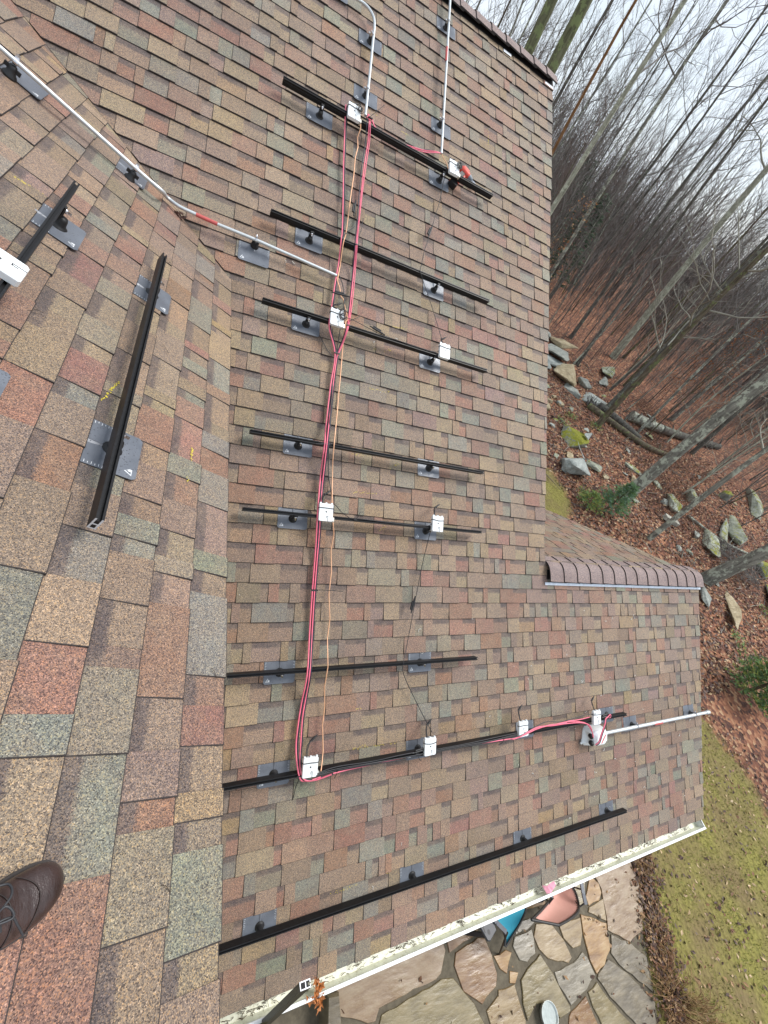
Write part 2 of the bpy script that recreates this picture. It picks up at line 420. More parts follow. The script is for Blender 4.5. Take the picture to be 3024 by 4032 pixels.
mb = MB(); mb.add(a_ + [a_[1] + dx_, a_[0] + dx_], [(0, 1, 2, 3)]); mb.add([q - Vector((0, 0, .03)) for q in a_ + [a_[1] + dx_, a_[0] + dx_]], [(3, 2, 1, 0)]); part('side_roof_far_slope', mb, CAPM_)
# ridge vents with lapped cap shingles
def caps(parent, x0, x1, y, z, pa, pb, leg, step, lift, rr):
    x = x0; n = 7; R0 = .085
    def sec(lf):
        out = []
        for i in range(-n, n + 1):
            tp = math.tan(pa if i < 0 else pb); yy = i / n * leg * math.cos(pa)
            out.append((yy, lf + .014 - tp * (math.sqrt(yy * yy + R0 * R0) - R0) * 1.06))
        return out
    while x < x1 - .03:
        xb = min(x1, x + step + .05); mb = MB(); th = .013; top = []
        for (xx, dz) in ((x + rr.uniform(-.002, .002), .015), (xb, .0)):     # thick butt at the left end, thin end tucked under
            top += [Vector((xx, y + q[0], z + lift + q[1] + dz)) for q in sec(0)]
        m_ = 2 * n + 1; bot = [q - Vector((0, 0, th)) for q in top]; vs = top + bot; o = len(top)
        mb.add(vs, [(i, i + 1, m_ + i + 1, m_ + i) for i in range(m_ - 1)], 0, True)
        mb.add(vs, [(o + i, o + i + 1, i + 1, i) for i in range(m_ - 1)] + [(0, m_, o + m_, o), (m_ - 1, o + m_ - 1, o + 2 * m_ - 1, 2 * m_ - 1)], 1)
        mb.build('ridge_cap', [CAPM_, ASPH], parent)
        x += step
caps(wing, 3.52, 6.42, PY, PZ, P1, P3, .195, .2075, .022, random.Random(3))
caps(main_roof, -.6, 3.52, RY, RZ, P1, P1, .165, .2075, .014, random.Random(4))
mb = MB(); mb.bar(M(-.6, RIDGE_V - .09, .012), M(3.49, RIDGE_V - .09, .006), .10, .010, 0, N1); mb.build('ridge_vent', BLKP, main_roof)
mb = MB(); mb.bar(M(3.53, -.095, .015), M(6.40, -.095, .006), .10, .008, 0, N1); mb.build('ridge_vent', BLKP, wing)
mb = MB(); mb.bar(M(3.5, -.192, .016), M(6.425, -.192, .016), .028, .004, 0, N1); o = mb.build('flashing_strip', simple('bare_flashing', (.66, .70, .76), .35, .5), wing)
mb = MB()
for a_, b_ in ((2.72, 2.83), (3.36, 3.49)): mb.bar(M(a_, RIDGE_V - .168, .016), M(b_, RIDGE_V - .168, .016), .03, .003, 0, N1)
mb.build('flashing_strip', simple('bare_flashing_2', (.66, .70, .76), .35, .5), main_roof)
# rake boards
mb = MB(); mb.bar(M(3.478, -.1, -.085), M(3.478, RIDGE_V, -.085), .03, .14, 0, N1); mb.bar(M(6.388, V0, -.085), M(6.388, -.1, -.085), .03, .14, 0, N1); part('rake_board', mb, WHITEP)
# gutter
gy, gz = M(0, V0).y, M(0, V0).z
prof = [(gy + .012, gz - .004), (gy + .012, gz - .10), (gy - .070, gz - .10), (gy - .083, gz - .055), (gy - .094, gz - .022)]
T_ = .0025
inner = [(y + (T_ if i > 1 else -T_), z + (T_ if 0 < i < 3 else 0)) for i, (y, z) in enumerate(prof)]
mb = MB(); mb.sweep(prof + inner[::-1], -1.0, 6.36, 0, 0)
mb.add([(6.36, q[0], q[1]) for q in prof] + [(6.372, q[0], q[1]) for q in prof], [(0, 1, 2, 3, 4), (9, 8, 7, 6, 5)] + [(i, (i + 1) % 5, 5 + (i + 1) % 5, 5 + i) for i in range(5)], 1)
gutter = part('gutter', mb, [CREAM_, WHITEP]); gutter['label'] = 'cream rain gutter with needles lying in it'
mb = MB(); mb.bar((-1.0, gy - .095, gz - .014), (6.372, gy - .095, gz - .014), .022, .02); mb.bar((6.366, gy - .08, gz - .014), (6.366, gy + .0, gz - .014), .012, .014)
mb.build('gutter_lip', WHITEP, gutter)

# ------------------------------------------------------------------ mounting rails, their flashing plates and feet
W_, H0, H1 = .024, .070, .124
RP = [(-.012, H0), (.012, H0), (.012, .098), (.012, H1), (.005, H1), (.005, H1 - .012), (-.005, H1 - .012), (-.005, H1), (-.012, H1), (-.012, .106), (-.0095, .103), (-.012, .100)]
def plate_mesh(w, ln):
    mb = MB(); y0, y1 = .010, -ln; h0, h1 = .0066, .0205; x = w / 2; c = .012
    pts = [(-x, y0), (-x, y1 + c), (-x + c, y1), (x - c, y1), (x, y1 + c), (x, y0)]
    H = lambda y: h0 + (h1 - h0) * (y0 - y) / (y0 - y1)
    top = [(a, b, H(b)) for a, b in pts]; bot = [(a, b, H(b) - .002) for a, b in pts]; n = len(pts)
    mb.add(top + bot, [tuple(range(n - 1, -1, -1))[::-1]] + [(i, n + i, n + (i + 1) % n, (i + 1) % n) for i in range(n)])
    # pressed rib up the middle of the plate
    yb = -.055
    mb.add([(-.012, y0, H(y0) + .0002), (.012, y0, H(y0) + .0002), (.004, yb, H(yb) + .0004), (-.004, yb, H(yb) + .0004), (0, y0, H(y0) + .006), (0, yb, H(yb) + .002)], [(0, 3, 5, 4), (4, 5, 2, 1), (3, 2, 5)])
    return mb.mesh('flashing_plate', PLATE), H, x
PM, PH, PXW = plate_mesh(.230, .157)
PM2, PH2, PXW2 = plate_mesh(.216, .170)
def marking_mesh(H, x, ln):
    mb = MB()
    def q(a, b, c, d): mb.add([(a, b, H(b) + .0007), (c, b, H(b) + .0007), (c, d, H(d) + .0007), (a, d, H(d) + .0007)], [(0, 1, 2, 3)])
    for i in range(6):
        y = -.008 - i * .011; L = .012 if i % 2 == 0 else .008
        q(-x + .004, y, -x + .004 + L, y + .0018); q(x - .004 - L, y, x - .004, y + .0018)
    q(-.0012, -.028, .0012, -.008)
    lx, ly = -x + .032, -ln + .028                          # little peak-shaped mark in the lower left corner
    def tri(pts): mb.add([(lx + a, ly + b, H(ly + b) + .0007) for a, b in pts], [tuple(range(len(pts)))])
    tri([(-.017, -.012), (-.013, -.012), (.002, .010), (-.001, .014)]); tri([(-.001, .014), (.002, .010), (.011, -.006), (.015, -.006)])
    tri([(-.013, -.012), (.013, -.012), (.013, -.009), (-.011, -.009)]); tri([(.0, -.009), (.012, -.009), (.006, .003), (.001, .001)])
    return mb.mesh('marking', PRINT)
MK, MK2 = marking_mesh(PH, PXW, .157), marking_mesh(PH2, PXW2, .170)
def foot_mesh():
    mb = MB()
    mb.lathe([(.034, .010), (.033, .016), (.025, .020), (.022, .030), (.020, .05), (.016, .062), (.0, .064)], 14)
    mb.box((0, .012, .066), (.034, .012, .088), bev=.006)
    return mb.mesh('rail_foot', BOOT)
def bolt_mesh():
    mb = MB(); R_ = Matrix.Rotation(rad(90), 4, 'X')
    mb.lathe([(.011, 0), (.011, .007), (.006, .008), (.006, .022), (.0, .023)], 6, 0, Matrix.Translation((0, .006, .094)) @ R_)
    return mb.mesh('bolt', STEEL)
FM, BM = foot_mesh(), bolt_mesh()
def F_at(F, x, y): return F @ Matrix.Translation((x, y, 0))
def plate(parent, dx, dy, second=False, foot=True, fdy=-.079):
    o = put('flashing_plate', PM2 if second else PM, parent, (dx, dy, 0))
    put('marking', MK2 if second else MK, o)
    if foot:
        f = put('rail_foot', FM, o, (0, fdy, 0)); put('bolt', BM, o, (0, fdy, 0))
    return o
def rail(F, x0, x1, y, plates, label, second=False, cut=None, pdy=.045, hide_end=False):
    t = thing('mounting_rail', label, 'rail', 'black mounting rails on the roof', F_at(F, x0, y))
    mb = MB(); L = x1 - x0
    prof = [(p[0], p[1]) for p in RP]
    if cut is None: mb.sweep(prof, 0, L, 0, 0)
    else:
        mb.sweep(prof, 0, L, 0, 0)
        wall = .003                                        # cut end: a bright rim round a dark hollow
        xo = -.0006 if cut == 0 else L + .0006
        for (a, b) in ((-.012, -.0065), (.0065, .012)): mb.add([(xo, a, H0), (xo, b, H0), (xo, b, H1), (xo, a, H1)], [(0, 1, 2, 3)], 1)
        mb.add([(xo, -.0065, H0), (xo, .0065, H0), (xo, .0065, H0 + .006), (xo, -.0065, H0 + .006)], [(0, 1, 2, 3)], 1)
        mb.add([(xo, -.0065, .092), (xo, .0065, .092), (xo, .0065, .098), (xo, -.0065, .098)], [(0, 1, 2, 3)], 1)
    mb.build('rail', [BLACK, ALU], t)
    for i, px in enumerate(plates): plate(t, px - x0, pdy, second)
    return t
RV = [3.710, 2.565, 1.846, .836, .271, -.873, -1.597, -2.605]
lines = [V0 + k * E1 for k in range(63)]
def near(v): return min(lines, key=lambda q: abs(q - v - .045))
RL = ['highest black rail, nearest the ridge, with the red tool lying at it', 'second black rail down from the ridge, without any white box on it',
      'third black rail from the top, just below the end of the diagonal conduit', 'fourth black rail down, bare of white boxes, crossed by the wire bundle',
      'fifth black rail down, nearly level in the picture, with two white boxes', 'short black rail below the midpoint, showing its upper face, no white boxes',
      'long black rail carrying four white boxes and bundled cables', 'lowest and longest bare black rail, just above the gutter']
PLT = [[.749, 1.964], [.748, 1.964], [.779, 1.963], [.795, 2.004], [.800, 2.004], [.795, 2.010], [.812, 2.030, 3.262, 4.488], [.800, 2.032, 3.264, 4.490]]
for i in range(8):
    v = RV[i]; L = near(v)
    rail(F1, .415, 2.553 if i < 6 else 4.685, v, PLT[i], RL[i], pdy=L - v)
rail(F2, .90, 2.675, .055, [2.415], 'black rail cut off by the left edge of the picture, on the near slope', True, pdy=.1065 - .055)
rail(F2, .862, 2.70, -.372, [1.258, 2.437], 'black rail with a bright sawn end lying on the near slope', True, cut=0, pdy=-.3152 + .372)
# a lone flashing plate at the very left
t = thing('flashing_plate', 'small corner of a grey flashing plate at the left edge of the picture', 'flashing', None, F_at(F2, 1.262, .10))
put('plate', PM2, t)
# loose rail leaning on the gutter
a, b = Vector((.888, -.594, 3.67)), Vector((.888, -1.578, .01))
d = (a - b).normalized(); x = Vector((0, 1, 0)).cross(d); x = Vector((1, 0, 0)) - d * d.x; x.normalize(); n_ = d.cross(x)
t = thing('loose_rail', 'loose black rail leaning against the gutter with its sawn end up', 'rail', None, frame(d, n_, x, b) if d.cross(n_).dot(x) > 0 else frame(d, -n_, x, b))
mb = MB(); L = (a - b).length; prof = [(p[0] * 1.45, (p[1] - .097) * 1.12) for p in RP]; mb.sweep(prof, 0, L, 0, 0); o_ = mb.build('rail', BLACK, t)
mb = MB()
for c_, s_ in (((-.0150, 0), (.005, .060)), ((.0150, 0), (.005, .060)), ((0, -.028), (.026, .005)), ((0, .002), (.026, .005)), ((-.009, .028), (.010, .005)), ((.009, .028), (.010, .005))):
    mb.box((L + .0015, c_[0], c_[1]), (.003, s_[0], s_[1]))
mb.build('cut_end', simple('sawn_aluminium', (.8, .82, .85), .5, .3), t)

# ------------------------------------------------------------------ power optimizers (white boxes)
def rounded(w, h, c): return [(-w + c, -h), (w - c, -h), (w, -h + c), (w, h - c), (w - c, h), (-w + c, h), (-w, h - c), (-w, -h + c)]
mb = MB(); mb.prism(rounded(.056, .068, .008), .1245, .151, 0, .003); mb.box((-.03, .0, .118), (.02, .04, .012), 1)
for sx in (-.045, 0., .045): mb.box((sx, .0715, .137), (.012, .010, .014), 0)
OPT_BODY = mb.mesh('housing', [WHITE, BLKP])
mb = MB()
mb.add([(.0065 * math.cos(a * math.pi / 5), .004 + .0065 * math.sin(a * math.pi / 5), .1517) for a in range(10)], [tuple(range(10))])
OPT_HOLE = mb.mesh('screw_hole', BLKP); mb = MB()
sl_ = [(.004, -.046), (.008, -.046), (.008, -.030), (.014, -.030), (.014, -.068), (.018, -.068), (.018, -.026), (.004, -.026)]
mb.add([(a, b, .1516) for a, b in sl_], [tuple(range(8))])
OPT_SLOT = mb.mesh('slot', BLKP)
mb = MB()
for i in range(5): mb.add([(-.046 + i * .008, -.050 + .006 * (i % 2), .1516), (-.041 + i * .008, -.050 + .006 * (i % 2), .1516), (-.041 + i * .008, -.048 + .006 * (i % 2), .1516), (-.046 + i * .008, -.048 + .006 * (i % 2), .1516)], [(0, 1, 2, 3)])
for i in range(3): mb.add([(.03 + i * .006, -.055, .1516), (.033 + i * .006, -.055, .1516), (.033 + i * .006, -.052, .1516), (.03 + i * .006, -.052, .1516)], [(0, 1, 2, 3)])
OPT_PRINT = mb.mesh('print', simple('grey_print', (.25, .26, .27), .6))
mb = MB(); mb.tube(catmull([(-.035, .072, .138), (-.036, .10, .13), (-.02, .13, .10), (.006, .15, .075)]), .0033, 6); mb.tube(catmull([(-.028, .072, .138), (-.024, .11, .12), (-.004, .135, .09), (.012, .152, .075)]), .0033, 6)
OPT_LEAD = mb.mesh('lead', BLKW)
mb = MB()
for dx, dy in ((.0, .0), (.013, .012)):
    mb.tube([(.002 + dx, .148 + dy * .4, .078), (.03 + dx, .165 + dy, .070)], [.0075, .0075], 8); mb.tube([(.03 + dx, .165 + dy, .070), (.048 + dx, .176 + dy, .067)], [.0055, .0035], 8)
OPT_CONN = mb.mesh('connector', BLKP)
mb = MB(); mb.box((.063, -.050, .134), (.014, .034, .024), bev=.003); mb.box((.060, -.062, .128), (.010, .018, .02)); OPT_LUG = mb.mesh('ground_lug', LUG)
OPTS = [(1.01, 3.727, F1, 'white optimizer box on the highest rail beside the bottom of the bent conduit', 'coil'),
        (2.05, 3.737, F1, 'white optimizer box on the highest rail right beside the red tool', 'coil'),
        (.992, 1.870, F1, 'white optimizer box on the third rail, between the two red cables', 'coil'),
        (2.035, 1.884, F1, 'white optimizer box near the right end of the third rail', None),
        (1.018, .303, F1, 'white optimizer box on the fifth rail, touching the red cable', None),
        (2.043, .303, F1, 'white optimizer box on the fifth rail above the thin black string wire', None),
        (1.040, -1.545, F1, 'white optimizer box at the foot of the red cables, where they turn', None),
        (2.067, -1.551, F1, 'white optimizer box on the cable rail, second from the left', None),
        (3.108, -1.543, F1, 'white optimizer box on the cable rail with red cables crossing its face', None),
        (4.150, -1.560, F1, 'white optimizer box just above the grey junction box', None),
        (1.705, .093, F2, 'white optimizer box cut by the left edge, on the near slope', None)]
for i, (u, v, F, lab, ex_) in enumerate(OPTS):
    t = thing('power_optimizer', lab, 'optimizer box', 'white optimizer boxes on the rails', F_at(F, u, v))
    rz = rnd.uniform(-.02, .02); t.rotation_mode = 'XYZ'; t.matrix_world = t.matrix_world @ Matrix.Rotation(rz, 4, 'Z')
    hb = put('housing', OPT_BODY, t); put('slot', OPT_SLOT, hb); put('screw_hole', OPT_HOLE, hb); put('print', OPT_PRINT, hb)
    put('lead', OPT_LEAD, t); put('connector', OPT_CONN, t)
    if i in (0, 2, 4, 6, 8, 9, 1): put('ground_lug', OPT_LUG, t)
    mb = MB(); mb.tube(catmull([(-.058, .030, .125), (-.054, .034, .1535), (0, .030 + rnd.uniform(-.006, .006), .1545), (.055, .032, .1535), (.060, .03, .12)]), .0028, 6); mb.build('lead', BLKW, t)
    if ex_:
        mb = MB(); r = random.Random(i + 40)
        for k in range(5):
            cx, cy = .040 + r.uniform(-.008, .012), .03 + r.uniform(-.015, .015); R0 = r.uniform(.022, .042); ph = r.random() * 6
            mb.tube([(cx + R0 * .7 * math.cos(ph + a * .6), cy + R0 * math.sin(ph + a * .6), .160 + .006 * math.sin(a * 1.3 + k) + k * .003) for a in range(10)], .0026, 5)
        mb.build('cable_coil', BLKW, t)

# ------------------------------------------------------------------ conduits
CR = .0118
def strap(parent, F, x, y, along, h=.08):               # pipe clamp with bolt on a black boot
    pass
def conduit(label, pts_w, lab_rng, F, plates, second=False, CR=.0118):
    t = thing('conduit', label, 'conduit', 'pale metal conduits', F)
    Fi = F.inverted(); loc = [Fi @ Vector(p) for p in pts_w]
    mb = MB(); mb.tube(loc, CR, 12); mb.build('pipe', GALV, t)
    if lab_rng:
        a, b = Fi @ Vector(lab_rng[0]), Fi @ Vector(lab_rng[1])
        mb = MB(); mb.tube([a, b], CR + .0012, 12, cap=False); lo = mb.build('warning_label', REDL, t)
    for (px, py, cx, cy, dx, dy) in plates:
        o = plate(t, px, py, second, False)
        z = .08
        mb = MB(); mb.lathe([(.032, .012), (.030, .02), (.022, .03), (.018, .05), (.016, .062), (0, .063)], 12); mb.box((0, 0, .05), (.05, .012, .02)); f = mb.build('boot', BOOT, o, (cx - px, cy - py, 0))
        d = Vector((dx, dy, 0)).normalized(); s_ = Vector((-d.y, d.x, 0))
        mb = MB(); c0 = Vector((cx - px, cy - py, z))
        ring = [c0 + (s_ * math.cos(a * math.pi / 6) + Vector((0, 0, 1)) * math.sin(a * math.pi / 6)) * (CR + .003) for a in range(13)]
        for a in range(12): mb.bar(ring[a], ring[a + 1], .014, .003, 0, ring[a] - c0)
        mb.bar(c0 + s_ * (CR + .006) + Vector((0, 0, -.03)), c0 + s_ * (CR + .006) + Vector((0, 0, .022)), .012, .010); mb.tube([c0 + s_ * (CR + .0), c0 + s_ * (CR + .03)], .006, 6)
        mb.build('strap', STEEL, o)
    return t
A = [M(.82, 4.80, .08), M(.90, 4.87, .08), M(.979, 4.900, .08), M(1.04, 4.905, .08), M(1.09, 4.892, .08), M(1.135, 4.855, .08), M(1.158, 4.80, .08), M(1.163, 4.718, .08), M(1.158, 4.602, .08), M(1.149, 4.259, .08), M(1.135, 3.83, .08)]
A = [M(.30, 4.896, .08), M(.7, 4.898, .08)] + catmull(A[2:8], 4) + A[8:]
conduit('pale conduit that bends round at the top and ends on the highest rail', A, None, F1, [(1.158, near(4.719 - .045), 1.152, 4.655, 0, 1), (1.150, near(4.16 - .045), 1.146, 4.095, 0, 1), (.80, near(4.98), .80, 4.895, 1, 0)])
conduit('straight pale conduit running up to the ridge near the right rake', [M(1.955, 5.72, .08), M(1.953, 5.61, .08), M(1.937, 3.885, .08)], (M(1.943, 5.06, .08), M(1.941, 4.90, .08)), F1,
        [(1.963, near(5.42 - .045), 1.951, 5.36, 0, 1), (1.96, near(4.317 - .045), 1.941, 4.255, 0, 1)])
Cp = [Dm(3.455, .55, .09) + (Dm(3.455, .55, .09) - Dm(3.471, .434, .09)) * 2.2, Dm(3.455, .545, .09), Dm(3.471, .434, .09), Dm(3.535, -.097, .09)]
bend = catmull([Dm(3.553, -.20, .09), Dm(3.567, -.285, .092), M(-.275, 2.372, .09), M(-.195, 2.342, .085), M(-.085, 2.334, .08)], 5)
Cp = Cp + bend + [M(.059, 2.321, .08), M(.33, 2.313, .08), M(.983, 2.268, .08)]
Fi1 = F1.inverted()
t = conduit('long diagonal conduit crossing the valley from the near slope to the wires', Cp, (M(-.085, 2.333, .08), M(.059, 2.3215, .08)), F1, [(.335, near(2.341 - .045), .334, 2.312, 1, -.05)])
for (tt, bb, cx, cy) in ((3.578, .522, 3.463, .482), (3.645, -.030, 3.540, -.115)):
    o = put('flashing_plate', PM2, t); o.matrix_basis = Fi1 @ F2 @ Matrix.Translation((tt, bb, 0)); put('marking', MK2, o)
    mb = MB(); mb.lathe([(.032, .012), (.030, .02), (.022, .03), (.018, .05), (.016, .066), (0, .067)], 12, 0, Matrix.Translation((cx - tt, cy - bb, 0))); mb.box((cx - tt, cy - bb, .05), (.012, .07, .02)); mb.build('boot', BOOT, o)
    mb = MB(); c0 = Vector((cx - tt, cy - bb, .09)); d = Vector((.12, -.99, 0)); s_ = Vector((.99, .12, 0))
    ring = [c0 + (s_ * math.cos(a * math.pi / 6) + Vector((0, 0, 1)) * math.sin(a * math.pi / 6)) * (CR + .003) for a in range(13)]
    for a in range(12): mb.bar(ring[a], ring[a + 1], .02, .003, 0, ring[a] - c0)
    mb.bar(c0 + s_ * (CR + .008) + Vector((0, 0, -.05)), c0 + s_ * (CR + .008) + Vector((0, 0, .028)), .018, .014); mb.tube([c0 + s_ * .012, c0 + s_ * .05], .008, 6); mb.build('strap', STEEL, o)
t = conduit('short pale conduit from the grey junction box out past the right roof edge', [M(4.36, -1.769, .08), M(4.466, -1.769, .08), M(6.393, -1.776, .08)], (M(5.24, -1.778, .08), M(5.40, -1.779, .08)), F1,
        [(4.905, near(-1.671 - .045), 4.93, -1.772, 1, 0), (6.10, near(-1.675 - .045), 6.12, -1.775, 1, 0)], CR=.019)
mb = MB(); mb.tube([M(6.36, -1.776, .08), M(6.43, -1.776, .08)], .024, 12); o = mb.build('coupling', GALV); o.parent = t; o.matrix_parent_inverse = F1.inverted()

# ------------------------------------------------------------------ junction box
t = thing('junction_box', 'grey white junction box with a red label below the cable rail', 'junction box', None, F_at(F1, 4.24, -1.78))
mb = MB()
P_ = [(-.165, -.075), (-.12, -.105), (.09, -.115), (.135, -.08), (.14, .03), (.11, .09), (-.11, .09), (-.135, .06)]
top_ = [(-.10, -.055), (-.05, -.085), (.07, -.085), (.115, -.045), (.118, .03), (.09, .075), (-.09, .075), (-.115, .045)]
n = 8
mb.add([(a, b, .010) for a, b in P_] + [(a * .98, b * .98, .022) for a, b in P_] + [(a * 1.05, b * 1.05, .085) for a, b in top_] + [(a * .93, b * .92, .120) for a, b in top_] + [(a * .72, b * .70, .138) for a, b in top_],
       [(r * n + i, r * n + (i + 1) % n, (r + 1) * n + (i + 1) % n, (r + 1) * n + i) for r in range(4) for i in range(n)] + [tuple(range(4 * n, 5 * n))], 0, False)
mb.build('housing', WHITE, t)
mb = MB(); mb.prism([(a * .66, b * .64) for a, b in top_], .1375, .1415, 0, .002); mb.build('lid', WHITE, t)
mb = MB(); mb.add([(.005 + a, -.004 + b, .1425) for a, b in ((-.022, -.045), (-.006, -.050), (.060, .030), (.046, .038))], [(0, 1, 2, 3)]); mb.build('warning_label', REDL, t)
mb = MB()
for cx, cy in ((-.125, .025), (-.118, -.045)): mb.lathe([(.024, 0), (.024, .03), (.018, .034), (.012, .05), (0, .05)], 12, 0, Matrix.Translation((cx, cy, .095)) @ Matrix.Rotation(rad(-35), 4, 'Y'))
mb.build('cable_gland', BLKP, t)
mb = MB(); mb.lathe([(.011, 0), (.011, .012), (.006, .014), (0, .016)], 8, 0, Matrix.Translation((-.178, -.072, .02))); mb.build('screw', WHITE, t)

# ------------------------------------------------------------------ cables
def cable(name, label, cat, pts, r, m, n=6, group=None, k=4, sub=True):
    P = [M(*p) for p in pts]; root = P[0]
    loc = [p - root for p in (catmull(P, k) if sub else P)]
    mb = MB(); mb.tube(loc, r, n); o = mb.build(name, m, None, root)
    return tag(o, label, cat, group)
def sag(pts, rails=True):
    out = []
    for (u, v) in pts:
        d = min(abs(v - q) for q in RV); h = .133 if d < .05 else .133 - min(.085, d * .45); k = (3.18 - h) / 3.08; out.append((u * k, v if d < .05 else v * k, h))
    return out
def at_rails(pts):                                          # insert the rail crossings so that cables rest on the rails
    out = []
    for i, p in enumerate(pts):
        if i:
            a = pts[i - 1]
            for q in sorted(RV, reverse=a[1] > p[1]):
                if (a[1] - q) * (p[1] - q) < 0 and min(abs(a[1] - q), abs(p[1] - q)) > .06:
                    f = (a[1] - q) / (a[1] - p[1]); out.append((a[0] + f * (p[0] - a[0]), q))
        out.append(p)
    return sag(out)
RLp = [(.947, 3.80), (.945, 3.766), (.955, 3.478), (.964, 3.242), (.982, 2.947), (.995, 2.653), (.986, 2.387), (.969, 2.203), (.955, 2.007), (.945, 1.83), (.953, 1.77), (1.012, 1.585), (.994, 1.324), (.981, .99), (.981, .834), (.967, .576), (.966, .29), (.971, .009), (.970, -.296), (.973, -.607), (.979, -.886), (.952, -1.104), (.938, -1.269), (.935, -1.396), (.952, -1.524), (.985, -1.617), (1.031, -1.657), (1.115, -1.662), (1.226, -1.627)]
cable('red_cable', 'red cable on the left of the wire bundle running the full height of the roof', 'cable', at_rails(RLp), .0060, RED)
cable('black_cable', 'black cable lying against the left red cable down the roof', 'cable', [(u + .014, v, h - .003) for u, v, h in at_rails(RLp)], .0055, BLUW)
RRp = [(1.150, 3.83), (1.168, 3.774), (1.167, 3.56), (1.149, 3.338), (1.139, 3.069), (1.134, 2.814), (1.126, 2.591), (1.122, 2.39), (1.114, 2.142), (1.107, 1.946), (1.096, 1.799), (1.066, 1.695), (1.030, 1.582)]
cable('red_cable', 'red cable of the right hand pair, between the highest and the third rail', 'cable', at_rails(RRp), .0058, RED)
cable('red_cable', 'second red cable twisted beside the right hand pair', 'cable', [(u + .009 - .006 * math.sin(v * 5), v, h + .004) for u, v, h in at_rails(RRp)], .0045, RED)
cable('black_cable', 'dark cable on the left side of the right hand red pair', 'cable', [(u - .013 - .007 * math.sin(v * 2.2), v, h - .004) for u, v, h in at_rails(RRp)], .0045, BLUW)
MLp = [(1.030, 1.582), (1.018, 1.42), (1.006, 1.1), (.999, .836), (.986, .5), (.990, .1), (.988, -.3), (.994, -.7), (.997, -.892), (.983, -1.055), (.968, -1.209), (.969, -1.401), (.973, -1.528), (1.0, -1.608), (1.05, -1.64), (1.14, -1.648)]
cable('red_cable', 'second red cable along the lower half of the bundle', 'cable', at_rails(MLp), .0056, RED)
cable('black_cable', 'black cable between the two red ones along the lower half of the bundle', 'cable', [(u + .012, v, h - .002) for u, v, h in at_rails(MLp)], .0045, BLUW)
cable('grey_cable', 'grey cable curving down past the white box of the third rail', 'cable', at_rails([(1.00, 2.26), (1.035, 2.19), (1.056, 2.08), (1.057, 1.95), (1.045, 1.85), (1.033, 1.72), (1.022, 1.585), (1.012, 1.3), (1.010, .9), (1.03, .62), (1.075, .42)]), .0040, GREYW)
CO = [(1.083, 3.70), (1.086, 3.655), (1.074, 3.563), (1.080, 3.473), (1.067, 3.366), (1.055, 3.203), (1.047, 2.993), (1.032, 2.803), (1.032, 2.634), (1.007, 2.493), (1.004, 2.36), (.981, 2.239), (.991, 2.197), (1.003, 2.16), (1.029, 2.09), (1.046, 2.075), (1.064, 2.031), (1.092, 1.917), (1.083, 1.872), (1.078, 1.836), (1.079, 1.79), (1.074, 1.726), (1.076, 1.62), (1.064, 1.388), (1.066, 1.25), (1.060, 1.127), (1.063, .855), (1.058, .72), (1.066, .634), (1.070, .387), (1.096, .23), (1.104, .14), (1.100, .016), (1.112, -.14), (1.108, -.321), (1.120, -.50), (1.117, -.652), (1.131, -.85), (1.126, -1.0), (1.134, -1.15), (1.131, -1.281), (1.139, -1.463), (1.139, -1.60)]
CO = [(u + (.006 if i % 2 else -.004) * (i % 3 > 0), v) for i, (u, v) in enumerate(CO)]
cable('ground_wire', 'kinked bare copper ground wire hanging down beside the red cables', 'wire', at_rails(CO), .0046, COPPER, k=2)
cable('ground_wire', 'short copper ground wire from the straight conduit to the box beside the tool', 'wire', [(1.937, 3.89, .08), (1.945, 3.84, .10), (1.952, 3.80, .115), (1.965, 3.76, .13), (1.985, 3.70, .138)], .0032, COPPER)
b1 = [(1.996, 3.716), (1.961, 3.563), (1.93, 3.357), (1.887, 3.186), (1.86, 3.05), (1.818, 2.90), (1.788, 2.78), (1.770, 2.66), (1.762, 2.565), (1.814, 2.47), (1.881, 2.34), (1.95, 2.19), (2.02, 2.03), (2.045, 1.96)]
cable('string_wire', 'thin black wire sagging between the right ends of the upper three rails', 'cable', at_rails(b1), .0030, BLKW)
b2 = [(2.015, .285), (1.992, .20), (1.941, -.015), (1.899, -.251), (1.858, -.497), (1.819, -.737), (1.792, -.88), (1.800, -.95), (1.838, -1.03), (1.957, -1.225), (2.05, -1.37), (2.110, -1.46)]
cable('string_wire', 'thin black wire sagging from the fifth rail down to the cable rail', 'cable', at_rails(b2), .0030, BLKW)
cable('string_wire', 'black wire looping from the box of the fifth rail to its right end', 'cable', [(1.07, .36, .14), (1.10, .37, .12), (1.17, .32, .09), (1.25, .272, .12), (1.30, .28, .13), (1.7, .272, .131), (1.93, .275, .131), (2.0, .31, .14)], .0030, BLKW)
cable('string_wire', 'black wire running on the third rail between its two white boxes', 'cable', [(1.07, 1.90, .14), (1.15, 1.915, .11), (1.30, 1.895, .10), (1.42, 1.862, .12), (1.7, 1.852, .131), (1.93, 1.855, .131), (1.985, 1.88, .14)], .0030, BLKW)
for dv, hh_, ll in ((.0, .134, 'upper'), (-.012, .130, 'middle'), (-.024, .122, 'lower'), (.010, .128, 'rearmost')):
    pts = [(1.09, -1.60 + dv * .4, .155 if dv < 0 else .145)] + [(1.25 + i * .30, -1.597 + dv + rnd.uniform(-.006, .006), hh_ + rnd.uniform(-.004, .003)) for i in range(6)] + [(3.04, -1.585 + dv, hh_)]
    cable('black_cable', 'black cable lying on the cable rail, %s of the four' % ll, 'cable', pts, .0042, BLKW)
